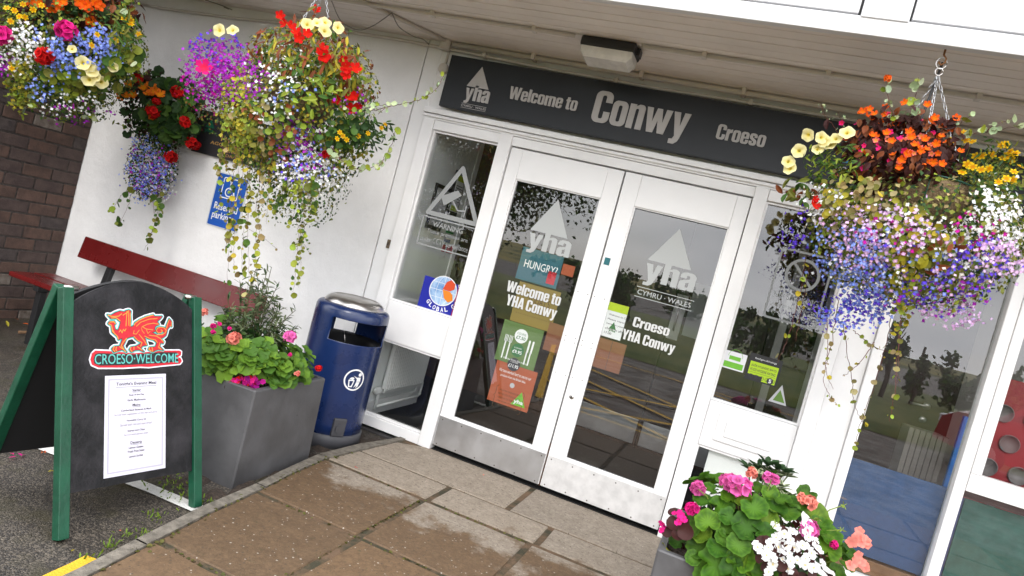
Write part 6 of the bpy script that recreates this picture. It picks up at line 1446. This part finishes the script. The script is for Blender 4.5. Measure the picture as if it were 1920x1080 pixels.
# ---------------------------------------------------------------- plants in the right planter
cx_,cy_=pc.x+.312,pc.y+.312
SR=Shape((cx_+.02,cy_-.02,.46),(.345,.345,.30)); Zr=lambda x,y:(1200+x/3.6923,820+y/3.6923)
fill(PR,SR,900,['dkgreen','green','bronze'],(.02,.035),(-.1,1),name='undergrowth',lo=.45,hi=.88)
gl=[(565,490,80),(470,590,80),(740,630,100),(610,640,70),(430,440,60),(700,440,80),(800,360,55),(790,490,85),(900,390,55),(930,490,75),(1010,510,85),(1085,470,65),(1210,550,100),(1150,400,62),(1300,680,85),(1290,770,85),(1440,800,60),(680,750,78),(540,770,72),(440,680,65),(420,760,85),(530,890,122),(700,850,88),(265,720,58),(375,840,55),(860,670,80),(780,900,75),(1360,930,55),(480,360,48),(620,420,60),(345,560,50),(360,640,60),(620,560,70),(880,570,70),(980,440,60),(1240,620,70),(1370,760,60),(640,920,80),(470,960,90),(330,960,70),(250,860,50),(860,960,80),(1420,880,60),(590,340,40),(700,960,70),(580,700,60)]
for i,(a,b,r_) in enumerate(gl):
    px,py=Zr(a,b); p,nn=SR.hit(px,py,.93+.11*((i*7)%10)/10); c=[(.070,.175,.012),(.105,.22,.016),(.042,.115,.012),(.085,.19,.02),(.055,.15,.015),(.13,.22,.02),(.06,.14,.012)][i%7]; sz=r_/3.6923/FPX*(p-CAM).dot(_f)*1.12
    piece(('gr',i%21),ger[i%3],c,M_leaf,facing(nn*.5+Vector((0,0,.55))+(CAM-p).normalized()*.55,None,.22),p,sz,PR,'geranium_leaf')
p,nn=SR.hit(*Zr(195,790),1.05); piece(('gy',0),gerp[0],(.32,.34,.02),M_leaf,facing(nn,None,.3),p,.04,PR,'yellowing_leaf')
for i in range(40):
    p,nn=SR.rand(.9,1.02,.05,1.)
    if nn.dot(CAM-p)<0: piece(('gr',i%6),ger[i%3],(.06,.15,.013),M_leaf,facing(nn*.6+Vector((0,0,.7)),None,.25),p,nrng.uniform(.05,.065),PR,'geranium_leaf')
bl(SR,PR,'bl_pnk','pink',[(*Zr(405,360),1.),(*Zr(620,320),1.1),(*Zr(695,350),1.4),(*Zr(590,300),.8),(*Zr(890,285),.8),(*Zr(930,295),.7),(*Zr(1170,635),1.1)],.036,1.10)
bl(SR,PR,'bl_hot','hotpink',[(*Zr(365,500),.9),(*Zr(1345,745),.5)],.036,1.08); bl(SR,PR,'bl_sal','salmon',[(*Zr(1170,455),.9),(*Zr(775,250),.7),(*Zr(1120,425),.6)],.036,1.12)
for gx,gy in ((1510,715),(1500,880)):
    for dx,dy in ((-45,10),(0,-30),(20,15),(60,25),(10,-65),(-20,-10),(35,-15),(50,0)): (lambda p_,n_: piece(('sf',(dx*7)%3),TF_ger,(.85,.30,.24),M_petal,facing((CAM-p_).normalized()+n_*.3,None,.5),p_,nrng.uniform(.017,.023),PR,'geranium_floret'))(*SR.hit(*Zr(gx+dx,gy+dy),1.26+.05*nrng.uniform()))
st_=Mass()
for a,b in ((1510,715),(1500,880),(1410,470),(1390,640),(1235,560),(405,360),(660,335),(910,290)):
    p,nn=SR.hit(*Zr(a,b),1.2); st_.tube([SR.c+(p-SR.c)*.6-Vector((0,0,.03)),SR.c+(p-SR.c)*.85+Vector((0,0,.01)),p],.0028,(.20,.27,.05),5,r1=.002)
st_.build('flower_stalks',M_stemm,PR,'stuff')
ms=Mass()
for a,b in ((1415,470),(1395,640),(1235,560),(940,600)): 
    p,nn=SR.hit(*Zr(a,b),1.2); 
    for q in range(9): ms.add(TL_nar,facing(Vector((nrng.normal(),nrng.normal(),nrng.normal())),None,.2),p,nrng.uniform(.012,.02),jit((.22,.30,.04)))
ms.build('flower_buds',M_leaf,PR,'stuff')
# bronze begonias
for i,(a,b,r_) in enumerate([(240,600,52),(230,525,36),(320,655,52),(300,580,38),(190,650,40),(260,680,40)]):
    p,nn=SR.hit(*Zr(a,b),1.1); piece(('brl',i%3),T_disc(12,.03,.3,.3,3,seed=i),(.055,.018,.016),M_leaf,facing(nn*.4+(CAM-p).normalized()*.7+Vector((0,0,.3)),None,.3),p,r_/3.6923/FPX*2.6*1.1,PR,'begonia_leaf')
for i,(a,b,r_) in enumerate([(285,540,38),(270,585,32),(300,565,32),(155,600,32),(150,640,26),(240,525,20)]):
    p,nn=SR.hit(*Zr(a,b),1.16); piece(('brf',i%3),TF_wbeg,COLS['hotpink'],M_petal,facing(nn*.3+(CAM-p).normalized(),None,.35),p,r_/3.6923/FPX*2.6*1.1,PR,'begonia_flower')
wl=[];wf=[]
while len(wf)<32:
    q=inellipse(1065,790,200,160)
    if not any((q[0]-w[0])**2+(q[1]-w[1])**2<42**2 for w in wf) and not(q[0]<900 and q[1]<700): wf.append(q)
for i,(a,b) in enumerate(wf):
    p,nn=SR.hit(*Zr(a,b),1.13+.03*(i%3)); piece(('wbf',i%3),TF_wbeg,COLS['white'],M_petal,facing(nn*.4+(CAM-p).normalized()*.8+Vector((0,0,.3)),None,.35),p,nrng.uniform(.017,.026),PR,'begonia_flower')
for i in range(48):
    p,nn=SR.hit(*Zr(*inellipse(1065,800,195,150)),nrng.uniform(1.0,1.13)); piece(('brl',i%3),T_disc(12,.03,.3,.3,3,seed=i),(.055,.018,.016),M_leaf,facing(nn*.5+(CAM-p).normalized()*.5+Vector((0,0,.3)),None,.4),p,nrng.uniform(.014,.024),PR,'begonia_leaf')
# variegated rosette shrub
st_=Mass(); TLr=T_oval(.36,.12,curl=.1)
for (a,b,r_) in [(770,200,90),(840,190,80),(900,175,90),(960,195,80),(1020,220,80),(900,240,100),(940,340,70),(1000,330,60),(840,260,80),(960,260,90),(1040,250,60),(880,350,60),(1020,390,50)]:
    p,nn=SR.hit(*Zr(a,b),1.04); p=p+Vector((0,.07,-.03)); q0=Vector((cx_,cy_,.5)); st_.tube([q0,(q0+p)/2+Vector((0,0,.03)),p],.004,(.10,.12,.05),5,r1=.003)
    for k_ in range(8):
        an=k_*.785+nrng.uniform(-.2,.2); d=Vector((math.cos(an),math.sin(an),nrng.uniform(.25,.9))).normalized(); s_=d.cross(Z).normalized()
        C=np.array([((.42,.44,.27) if (i%3!=1 and b>225) else (.035,.075,.028)) for i in range(15)],float)
        o_=piece(('vr',b>225),(TLr[0],TLr[1],C),(1,1,1),M_leaf,Matrix((s_,d,s_.cross(d))).transposed()@Matrix.Rotation(nrng.uniform(-.4,.4),3,'Y'),p,r_/3.6923/FPX*2.9*1.25,PR,'shrub_leaf')
st_.build('shrub_stems',M_stemm,PR,'stuff')

# ================================================================== weeds and litter on the ground
ms=Mass()
for (a,b,s_,n_) in [(285,1010,.022,40),(205,1020,.02,26),(290,965,.03,26),(245,1000,.02,20),(295,1008,.025,40),(168,1042,.012,10),(310,905,.04,30),(345,925,.04,36),(385,945,.02,16),(330,898,.05,24)]:
    g=on(a,b,'z',-.03)
    for i in range(n_):
        p=g+Vector((nrng.normal()*s_,nrng.normal()*s_*1.2,-.006)); d=Vector((nrng.normal()*.7,nrng.normal()*.7,1)).normalized(); x=d.orthogonal().normalized()
        ms.add(TL_nar,Matrix((x,d,x.cross(d))).transposed(),p,nrng.uniform(.008,.026),jit((.13,.20,.02),.35))
tag(ms.build('weeds',M_leaf,PAV,'stuff'))
o=bpy.data.objects[[q.name for q in PAV.children if q.name.startswith('weeds')][0]]; o.parent=None; o['label']='tufts of grass and weeds growing along the kerb'; o['category']='weeds'; o.matrix_parent_inverse=Matrix()
ms=Mass()
for i in range(340):      # moss and grit in the slab joints and along the kerb
    k_=nrng.integers(0,3); yy=nrng.uniform(-2.4,-.6)
    if k_==0: p=Vector((interp(KI,yy)+nrng.normal()*.012,yy,.001))
    elif k_==1: p=Vector((nrng.uniform(-.9,.2),[-.832,-1.483,-2.128][nrng.integers(3)]+nrng.normal()*.004,-.006))
    else: p=Vector((-.408+nrng.normal()*.004,nrng.uniform(-2.1,-.85),-.006))
    ms.add(TL_round,facing(Z,None,.4),p,nrng.uniform(.004,.011),jit((.085,.085,.02),.5))
o=ms.build('moss',M_leaf,PAV,'stuff')
def fallen(a,b,z,colr,sz,label):
    p=on(a,b,'z',z); ms=Mass()
    for i in range(4): ms.add(TL_oval,facing(Z,None,.25),p+Vector((nrng.normal()*sz*.4,nrng.normal()*sz*.4,.004)),sz,jit(COLS[colr],.2))
    o=ms.build('fallen_petal',M_petal,PAV); o.parent=None; o.matrix_parent_inverse=Matrix(); tag(o,label,'petal')
fallen(33,853,-.05,'hotpink',.028,'crumpled pink petal on the asphalt beside the chalkboard leg'); fallen(96,884,-.045,'gold',.014,'small yellow petal on the asphalt under the chalkboard'); fallen(80,848,-.05,'orange',.012,'small orange petal on the asphalt near the white bay line')
fallen(668,877,.002,'red',.012,'red petal on the paving near the blue bin'); fallen(908,891,.002,'salmon',.010,'pale petal on the paving below the left door'); fallen(137,1033,-.035,'gold',.010,'yellow petal on the asphalt near the yellow line'); fallen(226,997,-.035,'salmon',.008,'pink petal on the asphalt near the kerb')
for i,(a,b,colr) in enumerate([(33,602,'rust'),(56,612,'orange'),(15,615,'gold'),(60,600,'gold')]):
    p=on(a,b,'z',-.13); ms=Mass(); ms.add(TL_oval,facing(Z,None,.3),p+Vector((0,0,.01)),.05,jit(COLS[colr],.2)); o=ms.build('fallen_leaf',M_leaf,PAV); o.parent=None; o.matrix_parent_inverse=Matrix(); tag(o,'dry autumn leaf on the asphalt at the foot of the brick wall','leaf','fallen leaves by the brick wall')
a=on(34,626,'z',-.12); b=on(66,627,'z',-.12); m=MB(); m.tube([a+Vector((0,0,.012)),(a+b)/2+Vector((0,.004,.014)),b+Vector((0,0,.012))],.013,7,r1=.009); tag(m.build('twig',mat('dead wood',(.16,.09,.045),.9,var=.3,scale=40)),'short dead twig lying on the asphalt by the brick wall','twig')

# ================================================================== what the glass reflects: car park edge, hedge, trees, hills
M_grass=mat('verge grass',(.06,.10,.02),.9,col2=(.14,.15,.03),scale=1.2); M_field=mat('hill pasture',(.06,.085,.025),.95,col2=(.24,.20,.06),scale=.035,lo=.42,hi=.58,detail=7); M_bark=mat('bark',(.05,.04,.03),.9,bump=.4,bscale=30)
m=MB(); g=[]; nx=24
for j,(yy,zz) in enumerate(((-10.2,-.03),(-10.6,.10),(-13,.35),(-18,.4),(-40,-.02),(-60,-.3))):
    for i in range(nx+1): g.append((-30+60*i/nx,yy+rnd.uniform(-.1,.1),zz+(rnd.uniform(-.03,.05) if 0<j<4 else 0)))
m.add(g,[(j*(nx+1)+i,(j+1)*(nx+1)+i,(j+1)*(nx+1)+i+1,j*(nx+1)+i+1) for j in range(5) for i in range(nx)]); tag(m.build('grass_verge',M_grass),kind='structure')
m=MB(); g=[]; nx=60
for j,(r_,zz) in enumerate(((150,-2),(230,5),(330,14),(480,22),(640,10))):
    for i in range(nx+1):
        a=math.radians(-200+220*i/nx); hgt=zz*.30*(1+.55*math.sin(a*3.1+1)+.35*math.sin(a*7.3+j)) if zz>0 else zz; g.append((r_*math.cos(a),r_*math.sin(a)-20,hgt))
m.add(g,[(j*(nx+1)+i,j*(nx+1)+i+1,(j+1)*(nx+1)+i+1,(j+1)*(nx+1)+i) for j in range(4) for i in range(nx)],smooth=True); tag(m.build('hills',M_field),kind='structure')
def tree(name,label,x,y,h,cr,cz,n,cols,cat='tree',trunk=True,leaf=.16,lean=0):
    t=thing(name,(x,y,0),label,cat); base=Vector((x,y,-.05))
    if trunk:
        m=MB(); m.tube([base,base+Vector((.05+lean*.3,.05,h*.35)),base+Vector((lean,0,h*.7)),base+Vector((lean,.05,h*.92))],.16*h/6,9,r1=.03); 
        for i in range(7):
            a=rnd.uniform(0,6.28); z0=h*rnd.uniform(.35,.7); m.tube([base+Vector((lean*z0/h,0,z0)),base+Vector((lean*z0/h+math.cos(a)*cr[0]*.4,math.sin(a)*cr[1]*.4,z0+h*.1)),base+Vector((lean+math.cos(a)*cr[0]*.8,math.sin(a)*cr[1]*.8,z0+h*.2))],.05*h/6,6,r1=.012)
        m.build('trunk',M_bark,t)
    ms=Mass(); cl=[]
    for i in range(max(6,n//70)):
        v=Vector((nrng.normal(),nrng.normal(),nrng.normal())).normalized()*nrng.uniform(.35,1.); cl.append(Vector((x+lean,y,cz))+Vector((v.x*cr[0],v.y*cr[1],v.z*cr[2])))
    for i in range(n):
        c=cl[nrng.integers(len(cl))]; p=c+Vector((nrng.normal(),nrng.normal(),nrng.normal()))*min(cr)*.22
        if p.z<.05: p.z=.05+nrng.uniform(0,.2)
        ms.add(TL_small,facing(Vector((nrng.normal(),nrng.normal(),nrng.normal())),None,.1),p,leaf*nrng.uniform(.6,1.3),jit(COLS[cols[nrng.integers(len(cols))]],.3))
    ms.build('crown',M_leaf,t,'stuff')
tree('broadleaf_tree','tall broadleaf tree across the car park, reflected in the left door',-6.6,-15,7.5,(3.0,2.2,2.4),4.6,13000,['green','dkgreen','dkgreen'],leaf=.12)
tree('broadleaf_tree','spreading broadleaf tree across the car park, reflected in the left sidelight',-11.5,-14,7.0,(3.0,2.2,2.6),4.0,11000,['green','dkgreen','dkgreen'],leaf=.12)
tree('slender_tree','slender upright tree reflected in the tall window',4.45,-15,2.6,(.28,.28,.9),1.5,420,['dkgreen','green'],leaf=.13)
tree('slender_tree','shorter upright tree beside its taller neighbour, reflected in the tall window',5.2,-15.4,2.1,(.30,.30,.7),1.3,420,['dkgreen','green'],leaf=.13)
for x,y,rx,rz,n_,lab in [(-2.9,-16,1.5,.75,1500,'rounded dark bush across the car park by the tall tree'),(1.9,-17,1.9,.65,1600,'wide dark bush across the car park opposite the right sidelight'),(7.4,-18,1.6,.5,1100,'low dark bush across the car park opposite the tall window'),(11,-19,2.6,.6,1500,'long hedge bush at the far end of the verge')]:
    tree('bush',lab,x,y,1.5,(rx,.8,rz),.35+rz,n_,['dkgreen','green'],'bush',False,.15)

for i,(x,y,rx,rz) in enumerate([(-30,-70,5,2.2),(-18,-80,7,1.8),(-6,-75,5,2.0),(4,-85,6,1.5),(14,-78,5,1.8),(26,-82,7,2.2),(38,-70,6,2.0),(-45,-60,6,3.0),(20,-55,4,1.3),(-12,-52,4,1.4)]):
    tree('hedgerow_tree','dark hedgerow tree on the fields beyond the car park',x,y,3,(rx,2.0,rz),rz*.9,700,['dkgreen','green','dkgreen'],'tree',False,.55)
for o in bpy.data.objects:
    if o.name.startswith('hedgerow_tree'): o['group']='hedgerow trees on the fields'
# parked car across the car park, seen only in the window glass
def parked_car(x,y,rz,colr,label):
    t=thing('parked_car',(x,y,-.04),label,'car'); R=Matrix.Translation((x,y,-.04))@Matrix.Rotation(rz,4,'Z')
    paint=mat('car paint '+label[:8],colr,.25,coat=.6); dark=mat('car glass dark',(.012,.014,.016),.06); tyre=mat('tyre',(.015,.015,.015),.8)
    side=[(-2.0,.35),(-1.95,.72),(-1.75,.86),(-1.25,.92),(-.75,1.38),(.75,1.45),(1.55,1.30),(1.95,.95),(2.0,.55),(1.95,.30),(1.62,.28),(1.55,.52),(1.30,.62),(1.05,.52),(.98,.27),(-.98,.27),(-1.05,.52),(-1.30,.62),(-1.55,.52),(-1.62,.28)]
    def sect(w,ys): 
        return [R@Vector((px,ys*w*(1-.16*max(0,(pz-.9)/.55)),pz)) for px,pz in side]
    a=sect(.86,-1); b=sect(.86,1); n=len(side); tri=tessellate_polygon([[Vector((p[0],p[1],0)) for p in side]])
    m=MB(); m.add(a,[tuple(q) for q in tri]); m.add(b,[tuple(q[::-1]) for q in tri]); m.add(a+b,[(i,(i+1)%n,(i+1)%n+n,i+n) for i in range(n)]); m.build('body',paint,t)
    for ys in (-1,1):
        for P in ([(-1.08,.96),(-.70,1.32),(-.05,1.36),(-.05,.98)],[(.02,.98),(.02,1.36),(.72,1.38),(1.35,1.22),(1.5,1.0)]):
            m=MB(); q=[R@Vector((px,ys*(.868*(1-.16*max(0,(pz-.9)/.55))),pz)) for px,pz in P]; m.add(q,[tuple(range(len(q)))]); m.build('side_window',dark,t)
        for wx in (-1.3,1.3):
            m=MB(); m.lathe([(.0005,.10),(.20,.10),(.29,.09),(.31,.06),(.31,-.09),(.28,-.10),(.0005,-.10)],24,R@Matrix.Translation((wx,ys*.78,.31))@Matrix.Rotation(math.radians(90)*-ys,4,'X')); w=m.build('wheel',tyre,t)
            m=MB(); m.lathe([(.0005,.112),(.15,.108),(.19,.102)],20,R@Matrix.Translation((wx,ys*.78,.31))@Matrix.Rotation(math.radians(90)*-ys,4,'X')); m.build('rim',M_steel,w)
        m=MB(); m.box(-1.99,-1.90,ys*.62-.16,ys*.62+.16,.62,.76,bev=.02,M=R); m.build('headlight',M_paper,t)
    m=MB(); q=[R@Vector(p) for p in ((-1.22,-.72,.945),(-.78,-.66,1.375),(-.78,.66,1.375),(-1.22,.72,.945))]; q=[p+R.to_3x3()@Vector((-.012,0,.012)) for p in q]; m.add(q,[(0,1,2,3)]); m.build('windscreen',dark,t)
parked_car(6.4,-9.0,math.radians(20),(.28,.012,.015),'red hatchback parked across the yard, reflected in the right window')
parked_car(9.2,-9.6,math.radians(15),(.35,.36,.38),'silver hatchback parked beside the red one across the yard')
